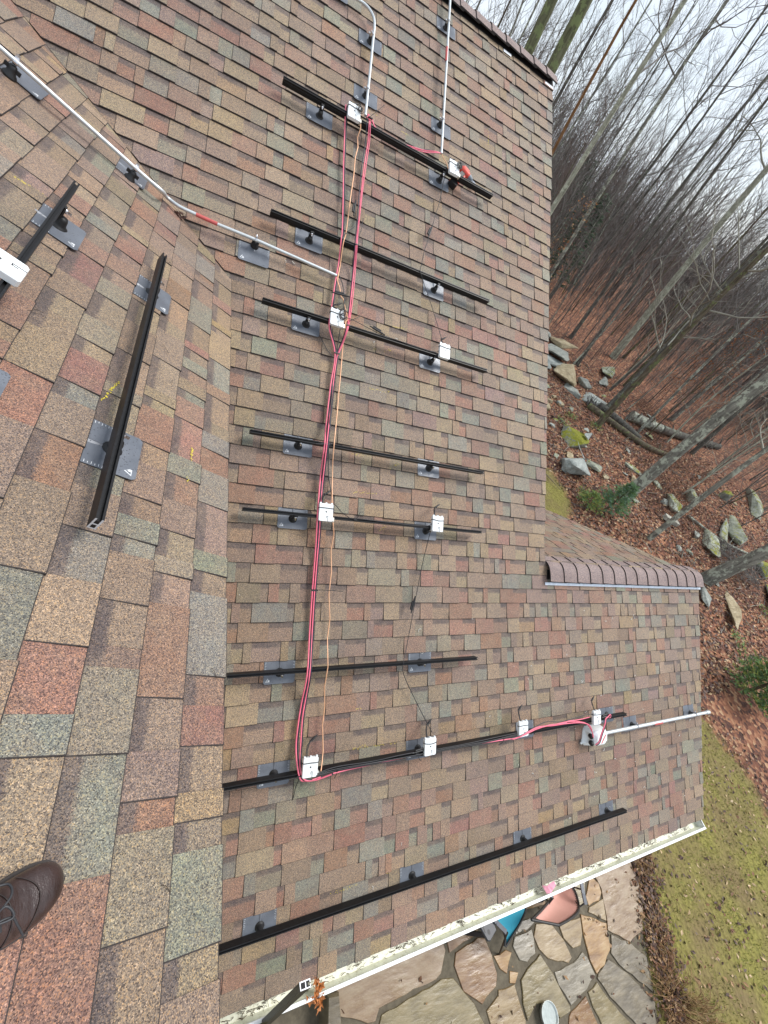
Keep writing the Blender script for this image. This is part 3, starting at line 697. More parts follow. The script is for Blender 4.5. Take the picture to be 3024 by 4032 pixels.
cable('red_cable', 'red cable loop along the underside of the cable rail', 'cable', [(1.226, -1.627, .125), (1.40, -1.632, .10), (1.9, -1.627, .085), (2.4, -1.618, .095), (2.634, -1.612, .12), (2.892, -1.612, .135), (3.044, -1.605, .15), (3.183, -1.572, .16), (3.309, -1.555, .15), (3.495, -1.556, .14), (3.73, -1.553, .135), (3.90, -1.575, .14), (3.99, -1.605, .15), (4.06, -1.68, .15), (4.10, -1.735, .14)], .0052, RED)
cable('red_cable', 'red cable crossing the third white box of the cable rail', 'cable', [(2.98, -1.62, .14), (3.06, -1.60, .157), (3.183, -1.560, .160), (3.309, -1.545, .15), (3.495, -1.562, .14), (3.73, -1.568, .14), (3.93, -1.585, .15), (4.03, -1.63, .16), (4.10, -1.755, .14)], .0052, RED)
cable('red_cable', 'red cable passing behind the upper end of the fourth white box', 'cable', [(3.25, -1.565, .15), (3.45, -1.548, .145), (3.66, -1.560, .14), (3.73, -1.549, .135), (3.893, -1.553, .135), (4.05, -1.549, .13)], .0050, RED)
cable('black_cable', 'grey black cable strand looping among the red ones', 'cable', [(2.95, -1.61, .14), (3.10, -1.585, .156), (3.25, -1.54, .15), (3.45, -1.525, .12), (3.62, -1.545, .13), (3.80, -1.54, .12), (4.02, -1.52, .13), (4.12, -1.515, .155)], .0040, GREYW)
jl = [(4.122, -1.825, .15), (4.15, -1.79, .17), (4.17, -1.72, .18), (4.235, -1.625, .175), (4.27, -1.58, .16), (4.31, -1.568, .155), (4.34, -1.55, .155), (4.362, -1.555, .15), (4.365, -1.58, .145), (4.335, -1.585, .14)]
cable('red_cable', 'red cable looping over the junction box to the end of the rail', 'cable', jl, .0062, RED)
cable('black_cable', 'black cable beside the red loop over the junction box', 'cable', [(u + .020, v - .014, h - .004) for u, v, h in jl[:7]], .0042, BLKW)
t = tag(put('cable_connector', None), 'black plug cluster at the right end of the cable rail', 'connector'); t.matrix_world = F_at(F1, 4.29, -1.575)
mb = MB(); mb.tube([(-.05, .0, .135), (.06, .012, .14)], .010, 8); mb.tube([(-.04, .02, .135), (.05, .03, .135)], .009, 8); mb.build('plug', BLKP, t); mb = MB(); mb.tube([(.055, .012, .14), (.075, .010, .14)], .005, 8); mb.build('tip', STEEL, t)
for i, (off, lab) in enumerate(((0, 'upper'), (-.012, 'lower'))):
    cable('red_cable', 'red cable along the upper side of the highest rail, %s of two' % lab, 'cable', [(1.14, 3.80, .10), (1.18, 3.79 + off, .12), (1.227, 3.752 + off, .10), (1.336, 3.758 + off, .07), (1.467, 3.766 + off, .06), (1.581, 3.80 + off, .06), (1.759, 3.84 + off * 1.5, .065), (1.87, 3.874 + off, .08), (1.934, 3.889, .08)], .0045, RED)
cable('black_cable', 'dark cable beside the red ones above the highest rail', 'cable', [(1.15, 3.80, .09), (1.227, 3.765, .08), (1.467, 3.792, .05), (1.62, 3.795, .05), (1.80, 3.872, .06), (1.93, 3.892, .075)], .0040, BLUW)
# in-line connectors on the thin wires
for (u, v, a, lab) in ((1.857, 3.04, 1.25, 'black in-line connector hanging on the thin wire between the upper rails'), (1.873, -.40, 1.35, 'black in-line connector on the thin wire below the fifth rail'),
                       (1.36, 1.882, -.25, 'black in-line connector lying beside the third rail'), (1.98, -1.578, .12, 'grey black in-line connector on the cable rail'), (1.01, 2.085, .1, 'pair of black plugs above the box of the third rail'), (1.098, 2.93, 1.5, 'small black plug on the right hand cables between the first two rails')):
    t = thing('cable_connector', lab, 'connector', None, F_at(F1, u, v) @ Matrix.Rotation(a, 4, 'Z'))
    z = .13 if 'rail' in lab and 'between' not in lab and 'below' not in lab else .08
    mb = MB(); mb.tube([(-.05, 0, z), (.05, 0, z)], .0085, 8); mb.tube([(-.045, .014, z), (.03, .014, z)], .0075, 8); mb.build('plug', BLKP, t)
    mb = MB(); mb.tube([(-.075, 0, z), (-.05, 0, z)], .005, 6); mb.tube([(.05, 0, z), (.075, 0, z)], .005, 6); mb.build('boot', BLKP, t)
# cable ties with their tails
def tie(lab, pts, wrap):
    root = M(*pts[0]); mb = MB(); P = [M(*p) - root for p in pts]
    for a, b in zip(P[:-1], P[1:]): mb.bar(a, b, .0045, .002, 0, N1)
    wu, wv, ww = wrap; c = M(wu, wv, .13) - root
    for sx in (-1, 1): mb.bar(c + Vector((-ww, 0, 0)) + V1 * .002 * sx, c + Vector((ww, 0, 0)) + V1 * .002 * sx, .0045, .012, 0, N1)
    tag(mb.build('cable_tie', BLKP, None, root), lab, 'cable tie', 'black cable ties')
tie('black cable tie with a long tail pointing up right from the highest rail', [(1.165, 3.79, .13), (1.23, 3.88, .14), (1.292, 3.985, .12)], (1.165, 3.775, .02))
tie('black cable tie tail crossing between the two red cables near the second rail', [(.996, 2.588, .13), (1.04, 2.65, .14), (1.101, 2.733, .12)], (.99, 2.565, .02))
tie('black cable tie tail standing up at the second rail on the right hand cables', [(1.125, 2.60, .13), (1.15, 2.72, .14), (1.165, 2.835, .12)], (1.124, 2.565, .02))
tie('black cable tie tail beside the white box of the third rail', [(1.10, 1.88, .135), (1.15, 1.915, .145), (1.20, 1.965, .12)], (1.10, 1.846, .02))
tie('black cable tie sticking out level from the bundle in the middle of the roof', [(.972, -.289, .055), (1.10, -.292, .058), (1.24, -.299, .05)], (.98, -.289, .025))
tie('short black cable tie tail on the fifth rail', [(1.275, .275, .13), (1.29, .30, .14), (1.305, .335, .14)], (1.27, .27, .012))
tie('black cable tie with a frayed tail hanging below the turn of the red cables', [(.972, -1.62, .12), (.966, -1.70, .07), (.966, -1.80, .03)], (.975, -1.60, .025))
tie('black cable tie on the wire bundle at the fourth rail, tail to the left', [(.985, .836, .135), (.94, .828, .14), (.90, .822, .14)], (.99, .836, .025))
tie('black cable tie across the bundle below the third rail', [(1.012, 1.585, .05), (.96, 1.63, .05), (.89, 1.75, .03)], (1.018, 1.585, .022))
tie('black cable tie on the cable rail left of its second box', [(1.955, -1.60, .135), (1.97, -1.64, .14), (2.0, -1.66, .13)], (1.95, -1.595, .014))
tie('black cable tie hanging from the cable rail right of its first box', [(1.26, -1.605, .135), (1.26, -1.66, .10), (1.265, -1.70, .06)], (1.26, -1.60, .012))
tie('black cable tie on the cable rail left of its third box', [(2.88, -1.60, .14), (2.86, -1.63, .14), (2.85, -1.665, .10)], (2.88, -1.595, .014))

# ------------------------------------------------------------------ impact driver lying at the highest rail
t = thing('impact_driver', 'red and black cordless impact driver lying behind the highest rail', 'power tool', None, F_at(F1, 2.245, 3.86) @ Matrix.Rotation(rad(-28), 4, 'Z') @ Matrix.Scale(1.05, 4))
DRED = simple('tool_red', (.66, .07, .045), .4); DGRY = simple('tool_grey', (.16, .19, .22), .5)
Rx = Matrix.Rotation(rad(90), 4, 'Y')
mb = MB(); mb.lathe([(.0, -.06), (.026, -.058), (.031, -.04), (.031, .03), (.028, .045), (.0, .046)], 14, 0, Matrix.Translation((0, 0, .050)) @ Rx); mb.box((-.01, .018, .055), (.07, .02, .05), bev=.006); mb.build('motor_housing', DRED, t)
mb = MB(); mb.lathe([(.029, .045), (.027, .06), (.020, .085), (.016, .09), (.0, .09)], 14, 0, Matrix.Translation((0, 0, .050)) @ Rx); mb.build('gear_case', DGRY, t)
mb = MB(); mb.lathe([(.008, .09), (.008, .10), (.0125, .102), (.0125, .155), (.0105, .16), (0, .16)], 10, 0, Matrix.Translation((0, 0, .050)) @ Rx); mb.build('socket', STEEL, t)
mb = MB(); mb.bar((-.015, -.02, .045), (-.035, -.15, .034), .040, .040); mb.build('handle', BLKP, t)
mb = MB(); mb.bar((.012, -.03, .047), (.012, -.055, .045), .016, .022); mb.build('trigger', DRED, t)
mb = MB(); mb.box((-.035, -.165, .036), (.085, .035, .058), bev=.006); mb.build('battery_shoe', DRED, t)
mb = MB(); mb.box((-.035, -.205, .036), (.080, .045, .062), bev=.006); mb.build('battery', BLKP, t)

# ------------------------------------------------------------------ marks and litter on the roof
def flecks(name, segs, m, par, F, r, nper=60, wd=.012, h=.0145):
    mb = MB()
    for (a, b) in segs:
        a = Vector(a); b = Vector(b); L = (b - a).length
        for i in range(int(nper * max(.5, L / .2))):
            p = a.lerp(b, r.random()) + Vector((r.gauss(0, wd), r.gauss(0, wd))) * .7
            y = (p.y - (V0 if F is F1 else B0)) % (E1 if F is F1 else E2)
            z = h - .010 * y / E1 + .001; s_ = r.uniform(.0012, .0035); an = r.random() * 3
            mb.add([F @ Vector((p.x + s_ * math.cos(an + k * 1.57) * (1.6 if k % 2 else 1), p.y + s_ * math.sin(an + k * 1.57), z)) for k in range(4)], [(0, 1, 2, 3)])
    o = mb.build(name, m, par); o['kind'] = 'stuff'; return o
r = random.Random(77)
flecks('chalk_marks', [((1.185, 3.996), (1.297, 3.986)), ((1.529, 3.967), (1.60, 3.97)), ((2.545, 4.579), (2.566, 4.373)), ((1.554, 2.038), (1.743, 2.062)), ((1.392, 1.781), (1.571, 1.823)), ((1.381, 1.42), (1.577, 1.433)), ((1.236, .822), (1.404, .833)), ((1.62, .762), (1.69, .814)), ((1.267, .509), (1.494, .52)), ((1.533, .202), (1.60, .247)), ((1.412, -1.53), (1.826, -1.545)), ((1.308, -1.221), (1.483, -1.233)), ((1.321, -2.555), (1.578, -2.55)), ((1.737, -2.53), (1.821, -2.54))], CHALK, main_roof, F1, r, 26, .008)
flecks('chalk_marks', [((1.633, -.359), (1.481, -.322)), ((1.482, -.689), (1.363, -.694)), ((1.363, -.694), (1.269, -.684)), ((2.547, .231), (2.579, .128))], CHALK, side_roof, F2, r, 60, .004)
mb = MB()
for i in range(85):                                         # curled white shavings and droppings
    u, v = (r.gauss(4.6, .9), r.gauss(-1.75, .75)) if i < 62 else (r.uniform(.4, 6.3), r.uniform(-3, 3))
    if not (.4 < u < 6.35 and -3.05 < v < 3) or (u > 3.45 and v > -.25): continue
    R0 = r.uniform(.006, .018); a0 = r.random() * 6; da = r.uniform(.8, 3.2)
    mb.tube([M(u + R0 * math.cos(a0 + da * k / 4), v + R0 * math.sin(a0 + da * k / 4), .015) for k in range(5)], r.uniform(.0012, .0030), 4)
tag(mb.build('roof_debris', simple('white_shavings', (.62, .62, .58), .8)), 'white shavings and specks scattered over the lower right roof', 'debris', kind='stuff')
mb = MB()
for i in range(46):                                         # dry needles and twigs on the shingles
    if i < 16: F, x, y, h = F2, r.uniform(-.2, 3.2), r.uniform(-.85, .4), .016
    else: F, x, y, h = F1, r.uniform(.2, 3.2), r.uniform(-3, 3), .016
    a = r.random() * 6.28; L = r.uniform(.012, .035)
    mb.tube([F @ Vector((x - L * math.cos(a), y - L * math.sin(a), h)), F @ Vector((x + .006, y, h + .004)), F @ Vector((x + L * math.cos(a + .3), y + L * math.sin(a + .3), h))], .0009, 3)
tag(mb.build('roof_needles', NEEDLE), 'dry pine needles lying here and there on the shingles', 'needles', kind='stuff')
mb = MB()
for i in range(950):                                        # needles and bits in the gutter
    x = r.uniform(.2, 6.3); a = r.gauss(0, .9); L = r.uniform(.006, .026); y = r.uniform(gy - .066, gy - .004); z = gz - .095 + r.random() * .012
    cl = noise.noise(Vector((x * 3.1, 0, 7)))
    if cl < -.05 and r.random() < .75: continue
    d = Vector((math.cos(a) * L, math.sin(a) * L * .6, r.uniform(-.004, .012)))
    mb.tube([Vector((x, y, z)) - d, Vector((x, y, z + .003)) + Vector((0, .003, 0)), Vector((x, y, z)) + d], r.uniform(.0010, .0026), 3)
tag(mb.build('gutter_needles', NEEDLE), 'brown pine needles and bits lying along the bottom of the gutter', 'needles', kind='stuff')
def leaf(mb, c, s_, n, r, m=0, lob=5):                      # lobed leaf, slightly cupped
    n = n.normalized(); x = n.orthogonal().normalized(); a0 = r.random() * 6.28
    x = (x * math.cos(a0) + n.cross(x) * math.sin(a0)); y = n.cross(x); k = lob * 2; vs = [c]
    for i in range(k):
        a = 2 * math.pi * i / k; R0 = s_ * (1 if i % 2 == 0 else .55) * (1.3 if i == 0 else 1)
        vs.append(c + x * R0 * math.cos(a) + y * R0 * .7 * math.sin(a) + n * s_ * r.uniform(.1, .45))
    mb.add(vs, [(0, 1 + i, 1 + (i + 1) % k) for i in range(k)], m)
mb = MB(); root = M(-.19, 2.30, 0)
for i in range(7): leaf(mb, M(-.19 + r.uniform(-.03, .03), 2.30 + r.uniform(-.03, .03), .025 + r.random() * .02) - root, r.uniform(.02, .035), N1 + Vector((r.uniform(-.6, .6), r.uniform(-.6, .6), 0)), r)
tag(mb.build('leaf_clump', simple('wet_brown_leaf', (.10, .045, .03), .5), None, root), 'clump of wet brown leaves under the bend of the diagonal conduit', 'leaves')
mb = MB(); root = Vector((1.26, gy - .05, gz - .03))
for i in range(15): leaf(mb, Vector((r.gauss(0, .03), r.gauss(-.02, .035), .01 + .02 * r.random())), r.uniform(.025, .05), Vector((r.uniform(-.6, .6), r.uniform(-1, .2), .8)), r)
tag(mb.build('leaf_clump', LEAFO, None, root), 'rust orange oak leaves caught in the gutter beside the loose rail', 'leaves')
mb = MB(); root = Vector((3.63, gy - .045, gz - .01))
pk = [(-.075, .035, .0), (-.06, -.03, .01), (-.02, -.035, .02), (.02, -.025, .012), (.085, .0, .008), (.07, .035, .02), (.0, .03, .026), (-.03, .02, .016)]
mb.add(pk + [(a, b, c - .006) for a, b, c in pk], [(0, 1, 2, 7), (7, 2, 3, 6), (6, 3, 4, 5)] + [(i, 8 + i, 8 + (i + 1) % 8, (i + 1) % 8) for i in range(8)])
tag(mb.build('pink_rag', simple('pink_tape', (.70, .28, .36), .6, var=.25, scale=25), None, root), 'crumpled pink strip lying in the gutter', 'rag')

# ------------------------------------------------------------------ the photographer's foot
SHOE = NT('brown_leather'); SHOE_ = SHOE.out(SHOE.ramp(SHOE.noise(14, None, 5, .65), [(.28, (.026, .015, .013)), (.55, (.050, .031, .028)), (.75, (.098, .072, .068))]), .26, 0, .5)
_m = SHOE.n('Mapping', Scale=(1, .35, 1)); SHOE.l(SHOE.n('TexCoord').outputs['Object'], _m.inputs['Vector']); SHOE.bump(SHOE.math('ADD', SHOE.math('MULTIPLY', SHOE.noise(70, _m.outputs[0], 4), 1.), SHOE.math('MULTIPLY', SHOE.noise(420, None, 2), .25)), .55, .003)
JEAN = simple('dark_denim', (.030, .038, .060), .85, var=.35, scale=160); LACE = simple('dark_lace', (.035, .036, .040), .5)
toe = Dm(.060, -.492); hd = Dm(-.045, -.225) - toe; hd.normalize(); sd = N2.cross(hd)
per = thing('person', 'person in a brown leather shoe and dark jeans, only one foot in view', 'person', None, frame(hd, sd, N2, toe) @ Matrix.Scale(.94, 4))
sec = [(.000, .008, .014, .034, 0), (.008, .026, .012, .050, .001), (.022, .040, .012, .060, .002), (.045, .049, .012, .066, .004), (.075, .053, .012, .069, .006), (.105, .052, .012, .078, .007), (.135, .049, .012, .092, .006), (.17, .045, .012, .108, .004), (.20, .041, .012, .120, .002), (.235, .037, .012, .128, 0), (.265, .034, .012, .126, 0), (.285, .024, .014, .10, 0), (.292, .008, .02, .06, 0)]
mb = MB(); vs = []; n = 14
for (x, w, zb, zt, off) in sec:
    for j in range(n):
        a = 2 * math.pi * j / n; c_, s_ = math.cos(a), math.sin(a)
        yy = w * (abs(c_) ** .75) * (1 if c_ > 0 else -1); zz = zb + (zt - zb) * (.5 + .5 * (abs(s_) ** .85) * (1 if s_ > 0 else -1))
        crease = .002 * math.exp(-((x - .070) / .006) ** 2) * (s_ > 0)
        vs.append((x, yy + off, zz - crease))
k = len(sec)
mb.add(vs, [(i * n + j, i * n + (j + 1) % n, (i + 1) * n + (j + 1) % n, (i + 1) * n + j) for i in range(k - 1) for j in range(n)] + [tuple(range(n))[::-1], tuple((k - 1) * n + j for j in range(n))], 0, True)
shoe = mb.build('shoe', SHOE_, per)
md = shoe.modifiers.new('smooth', 'SUBSURF'); md.levels = 1; md.render_levels = 2
mb = MB(); ol = [(x, w + .004, off) for (x, w, zb, zt, off) in sec]
poly = [(x - (.004 if i == 0 else 0), w + off) for i, (x, w, off) in enumerate(ol)] + [(x, -w + off) for x, w, off in ol[::-1]]
mb.prism(poly, .013, .024, 0); mb.build('sole', simple('dark_sole', (.022, .016, .014), .7), shoe)
mb = MB()                                                    # seam of the toe cap and the welt of the vamp
for (x0, bow, rr_) in ((.066, .030, .0012), (.112, .020, .0016)):
    pts = []
    for i in range(15):
        f = -1 + 2 * i / 14; x = x0 + bow * (f * f - .3)
        q = min(sec, key=lambda s_: abs(s_[0] - x)); lo = [s_ for s_ in sec if s_[0] <= x][-1]; hi = [s_ for s_ in sec if s_[0] >= x][0]
        g = 0 if hi[0] == lo[0] else (x - lo[0]) / (hi[0] - lo[0]); w = lo[1] + g * (hi[1] - lo[1]); zt = lo[3] + g * (hi[3] - lo[3]); off = lo[4] + g * (hi[4] - lo[4])
        c_ = f * .93; s2 = math.sqrt(max(0, 1 - min(1, abs(c_) ** (1 / .75)) ** 2)) ** .85
        pts.append((x, w * c_ + off, .012 + (zt - .012) * (.5 + .5 * s2) + .0004))
    mb.tube(pts, rr_, 5)
mb.build('seam', simple('dark_seam', (.022, .012, .010), .6), shoe)
mb = MB(); r = random.Random(4)
mb.add([(.128, -.020, .0935), (.128, .026, .0935), (.205, .024, .127), (.205, -.022, .127)], [(0, 3, 2, 1)])
for x in (.132, .150, .168, .186):
    z = .094 + (x - .128) * .46
    mb.tube(catmull([(x, -.028, z - .006), (x + .006, -.010, z + .006), (x + .004, .014, z + .006), (x + .010, .032, z - .006)]), .0028, 6)
mb.tube(catmull([(.150, .005, .112), (.120, .010, .112), (.108, .030, .100), (.098, .052, .086)]), .0022, 5)
mb.tube(catmull([(.150, .0, .112), (.115, -.020, .108), (.110, -.040, .094), (.128, -.048, .088)]), .0022, 5); mb.tube(catmull([(.150, .0, .114), (.128, -.012, .122), (.118, .012, .118), (.150, .006, .114)]), .0022, 5)
mb.build('laces', LACE, shoe)
mb = MB(); up = Vector((0, 0, 1)); iv = per.matrix_world.to_3x3().inverted(); upl = iv @ Vector((-.18, -.10, 1)).normalized()
c0 = Vector((.225, 0, .100)); ringN = 14; vs = []; fx = Vector((1, 0, 0))
for j, (h_, rx, ry) in enumerate(((-.050, .098, .070), (0, .080, .062), (.05, .072, .058), (.15, .070, .060), (.30, .078, .066), (.42, .080, .068))):
    for i in range(ringN):
        a = 2 * math.pi * i / ringN; wv = 1 + .05 * math.sin(3 * a + j * 2)
        vs.append(c0 + upl * h_ + Vector((rx * math.cos(a) * wv, ry * math.sin(a) * wv, 0)))
mb.add(vs, [(j * ringN + i, j * ringN + (i + 1) % ringN, (j + 1) * ringN + (i + 1) % ringN, (j + 1) * ringN + i) for j in range(5) for i in range(ringN)], 0, True)
mb.build('trouser_leg', JEAN, per)

# ------------------------------------------------------------------ ground: lawn, leaf litter
def lawn_mask_np(x, y):                                      # 1 on the mossy lawn, 0 in the woods
    d = 0
    edge = 12.7 + .35 * math.sin(y * 1.3) + .3 * math.sin(y * .57 + 1)
    if y > -1.2: edge = 12.6 - .35 * max(0, y + .6)
    if y > 1.0: edge = 11.3 - .3 * (y - 1)
    m1 = min(1, max(0, (edge - x) / .9 + .5)) * min(1, max(0, (1.6 - y) / 1.2))
    m2 = 1.1 - math.hypot((x - 10.9) / 1.5, (y - 8.0) / 1.9)
    return max(m1, min(1, max(0, m2 * 2)))
xs = [-120, -60, -25, -8, 0, 3] + [4 + i * .5 for i in range(60)] + [35 + i * 2.5 for i in range(22)] + [95, 115, 140, 180, 240, 320]
ys = [-120, -60, -30, -15] + [-9 + i * .5 for i in range(80)] + [32 + i * 2.5 for i in range(28)] + [110, 140, 180, 240, 320]
V = [(x, y, terrain(x, y) - (.03 if x < 8 and y < 0 else 0)) for y in ys for x in xs]
nx = len(xs)
me = bpy.data.meshes.new('ground'); me.from_pydata(V, [], [(j * nx + i, j * nx + i + 1, (j + 1) * nx + i + 1, (j + 1) * nx + i) for j in range(len(ys) - 1) for i in range(nx - 1)])
at = me.attributes.new('lawn', 'FLOAT', 'POINT'); at.data.foreach_set('value', [lawn_mask_np(v[0], v[1]) for v in V])
me.polygons.foreach_set('use_smooth', [True] * len(me.polygons))
t = NT('forest_floor'); p = t.pos()
a = t.n('Attribute', _attribute_name='lawn')
f = t.math('ADD', a.outputs['Fac'], t.math('MULTIPLY', t.math('SUBTRACT', t.noise(2.2, p, 6, .7), .5), 1.1))
mk = t.n('MapRange', **{'From Min': .35, 'From Max': .65}); t.l(f, mk.inputs['Value'])
wv = t.n('TexNoise', Scale=9., Detail=2.); t.l(p, wv.inputs['Vector'])
pw = t.mix(.05, p, wv.outputs['Color'], 'ADD')
vv = t.vor(11., pw)
lv = t.ramp(t.sep(vv, 0), [(0, (.055, .030, .026)), (.3, (.13, .060, .045)), (.55, (.205, .092, .058)), (.8, (.285, .140, .085)), (.95, (.35, .21, .13)), (1, (.42, .29, .19))])
lv = t.mix(1., lv, t.ramp(t.noise(.6, p, 5), [(.30, (.66, .63, .60)), (.66, (1.22, 1.12, .98))]), 'MULTIPLY')
gr = t.ramp(t.noise(16, p, 6, .75), [(.25, (.105, .080, .034)), (.45, (.185, .165, .042)), (.62, (.262, .240, .060)), (.8, (.31, .24, .10))])
gr = t.mix(t.ramp(t.noise(1.1, p, 4), [(.38, (0, 0, 0)), (.66, (.75, .75, .75))]), gr, (.175, .120, .065))
t.bump(t.vor(11., pw, 'Distance'), .7, .05)
me.materials.append(t.out(t.mix(mk.outputs[0], lv, gr), .85, 0, .25))
tag(put('ground', me), kind='structure')

def litter(name, label, n, region, size, mats, r, dens=None):
    mb = MB()
    for i in range(n):
        x, y = region(r)
        if dens and r.random() > dens(x, y): continue
        z = terrain(x, y) + r.uniform(.005, .05); s_ = r.uniform(*size)
        a = r.random() * 6.28; ti = Vector((r.gauss(0, .45), r.gauss(0, .45), 1)).normalized(); u = ti.orthogonal().normalized(); w = ti.cross(u)
        u2 = u * math.cos(a) + w * math.sin(a); w2 = ti.cross(u2); c = Vector((x, y, z)); cv = r.uniform(-.3, .5) * s_
        q = [c - u2 * s_, c - w2 * s_ * .55 + ti * cv, c + u2 * s_, c + w2 * s_ * .55 + ti * cv]
        mb.add(q, [(0, 1, 2), (0, 2, 3)], r.randrange(len(mats)))
    return tag(mb.build(name, mats), label, kind='stuff')
LM = [simple('leaf_%s' % nme, c, .55, 0, .4, .35, 9) for nme, c in (('umber', (.075, .042, .028)), ('russet', (.185, .088, .045)), ('tan', (.31, .185, .09)), ('purple', (.115, .072, .060)), ('pale', (.46, .33, .19)))]
r = random.Random(101)
def woods_region(r):
    a = rad(r.uniform(4, 56)); d = 10.5 + 17 * r.random() ** 1.25
    return d * math.cos(a), d * math.sin(a)
litter('fallen_leaves', 'brown fallen leaves covering the floor of the woods', 34000, woods_region, (.03, .075), [LM[0], LM[1], LM[1], LM[3], LM[2], LM[0], LM[3], LM[4]], r, lambda x, y: max(0, 1 - 1.25 * lawn_mask_np(x, y)) * (0 if x < 6.5 else 1))
def lawn_region(r): return r.uniform(6.8, 13.6), r.uniform(-6, 3)
litter('fallen_leaves', 'scattered brown and tan leaves lying on the lawn', 5200, lawn_region, (.022, .05), [LM[1], LM[2], LM[4], LM[0], LM[3]], r, lambda x, y: (.35 + .5 * (noise.noise(Vector((x * .9, y * .9, 2))) > 0)) * (0 if (x < 7.7 and y > -2.1) or x < 7 + (y + 3) * .3 else 1))
GM = [simple('grass_%s' % nme, c, .7, 0, .3, .3, 6) for nme, c in (('moss', (.225, .225, .048)), ('olive', (.26, .24, .06)), ('straw', (.38, .30, .13)), ('deep', (.15, .185, .045)))]
mb = MB()
for i in range(42000):
    if i % 12 == 0: x, y = r.gauss(10.9, .9), r.gauss(8.0, 1.2)
    else: x, y = r.uniform(6.9, 13.8), r.uniform(-6, 2.4)
    if r.random() > lawn_mask_np(x, y) * 1.2 or (x < 7.75 and y > -2.2) or x < 6.9 + (y + 3) * .35 or (x < 6.6): continue
    if noise.noise(Vector((x * 1.3, y * 1.3, 5))) < -.18 and r.random() < .7: continue
    z = terrain(x, y); a = r.random() * 6.28; h = r.uniform(.02, .055); w = r.uniform(.004, .009); l = Vector((r.gauss(0, .03), r.gauss(0, .03), h))
    d = Vector((math.cos(a) * w, math.sin(a) * w, 0)); c = Vector((x, y, z - .005))
    mb.add([c - d, c + d, c + l], [(0, 1, 2)], 0 if r.random() < .38 else 1 if r.random() < .55 else 3 if r.random() < .55 else 2)
tag(mb.build('grass', GM), 'short mossy grass of the lawn', kind='stuff')

# ------------------------------------------------------------------ patio of natural stone
pt = NT('mortar'); PT = pt.out(pt.ramp(pt.noise(9, None, 6, .7), [(.3, (.06, .048, .030)), (.55, (.115, .095, .062)), (.75, (.17, .148, .10))]), .8)
edge = [(1.2, .3), (7.5, .3), (7.72, -1.30), (7.66, -1.65), (7.58, -1.86), (7.34, -2.17), (7.24, -2.42), (7.06, -2.78), (6.88, -3.1), (6.7, -3.6), (1.2, -3.6)]
mb = MB(); mb.prism(edge[::-1], -.12, .0, 0); patio = tag(mb.build('patio', PT), kind='structure')
def stone_mat(name, c1, c2, c3):
    t = NT(name); p = t.pos(); m_ = t.n('Mapping', Scale=(1, 3.2, 1)); m_.inputs['Rotation'].default_value = (0, 0, rnd.random() * 6); t.l(p, m_.inputs['Vector'])
    f = t.noise(3.4, m_.outputs[0], 6, .58); t.bump(f, .28, .02)
    c = t.ramp(f, [(.30, c1), (.5, c2), (.68, c3)])
    c = t.mix(1., c, t.ramp(t.noise(60, p, 3), [(.3, (.92, .91, .90)), (.7, (1.08, 1.07, 1.04))]), 'MULTIPLY')
    return t.out(c, t.ramp(t.noise(2.5, p), [(.35, (.20, .20, .20)), (.65, (.48, .48, .48))]), 0, .5)
S_OR = stone_mat('ochre_stone', (0.173, 0.088, 0.030), (0.288, 0.166, 0.061), (0.357, 0.238, 0.108)); S_TN = stone_mat('tan_stone', (0.144, 0.093, 0.043), (0.242, 0.170, 0.083), (0.299, 0.222, 0.122))
S_GR = stone_mat('grey_stone', (0.115, 0.096, 0.065), (0.190, 0.166, 0.122), (0.259, 0.227, 0.169)); S_PK = stone_mat('pinkish_stone', (0.150, 0.090, 0.045), (0.230, 0.155, 0.089), (0.270, 0.201, 0.126))
S_BR = stone_mat('brown_stone', (0.121, 0.059, 0.024), (0.202, 0.111, 0.048), (0.242, 0.155, 0.073)); S_GN = stone_mat('greenish_stone', (0.110, 0.083, 0.037), (0.184, 0.147, 0.071), (0.230, 0.181, 0.095)); S_DK = stone_mat('dark_grey_stone', (0.075, 0.059, 0.037), (0.133, 0.109, 0.071), (0.196, 0.160, 0.104))
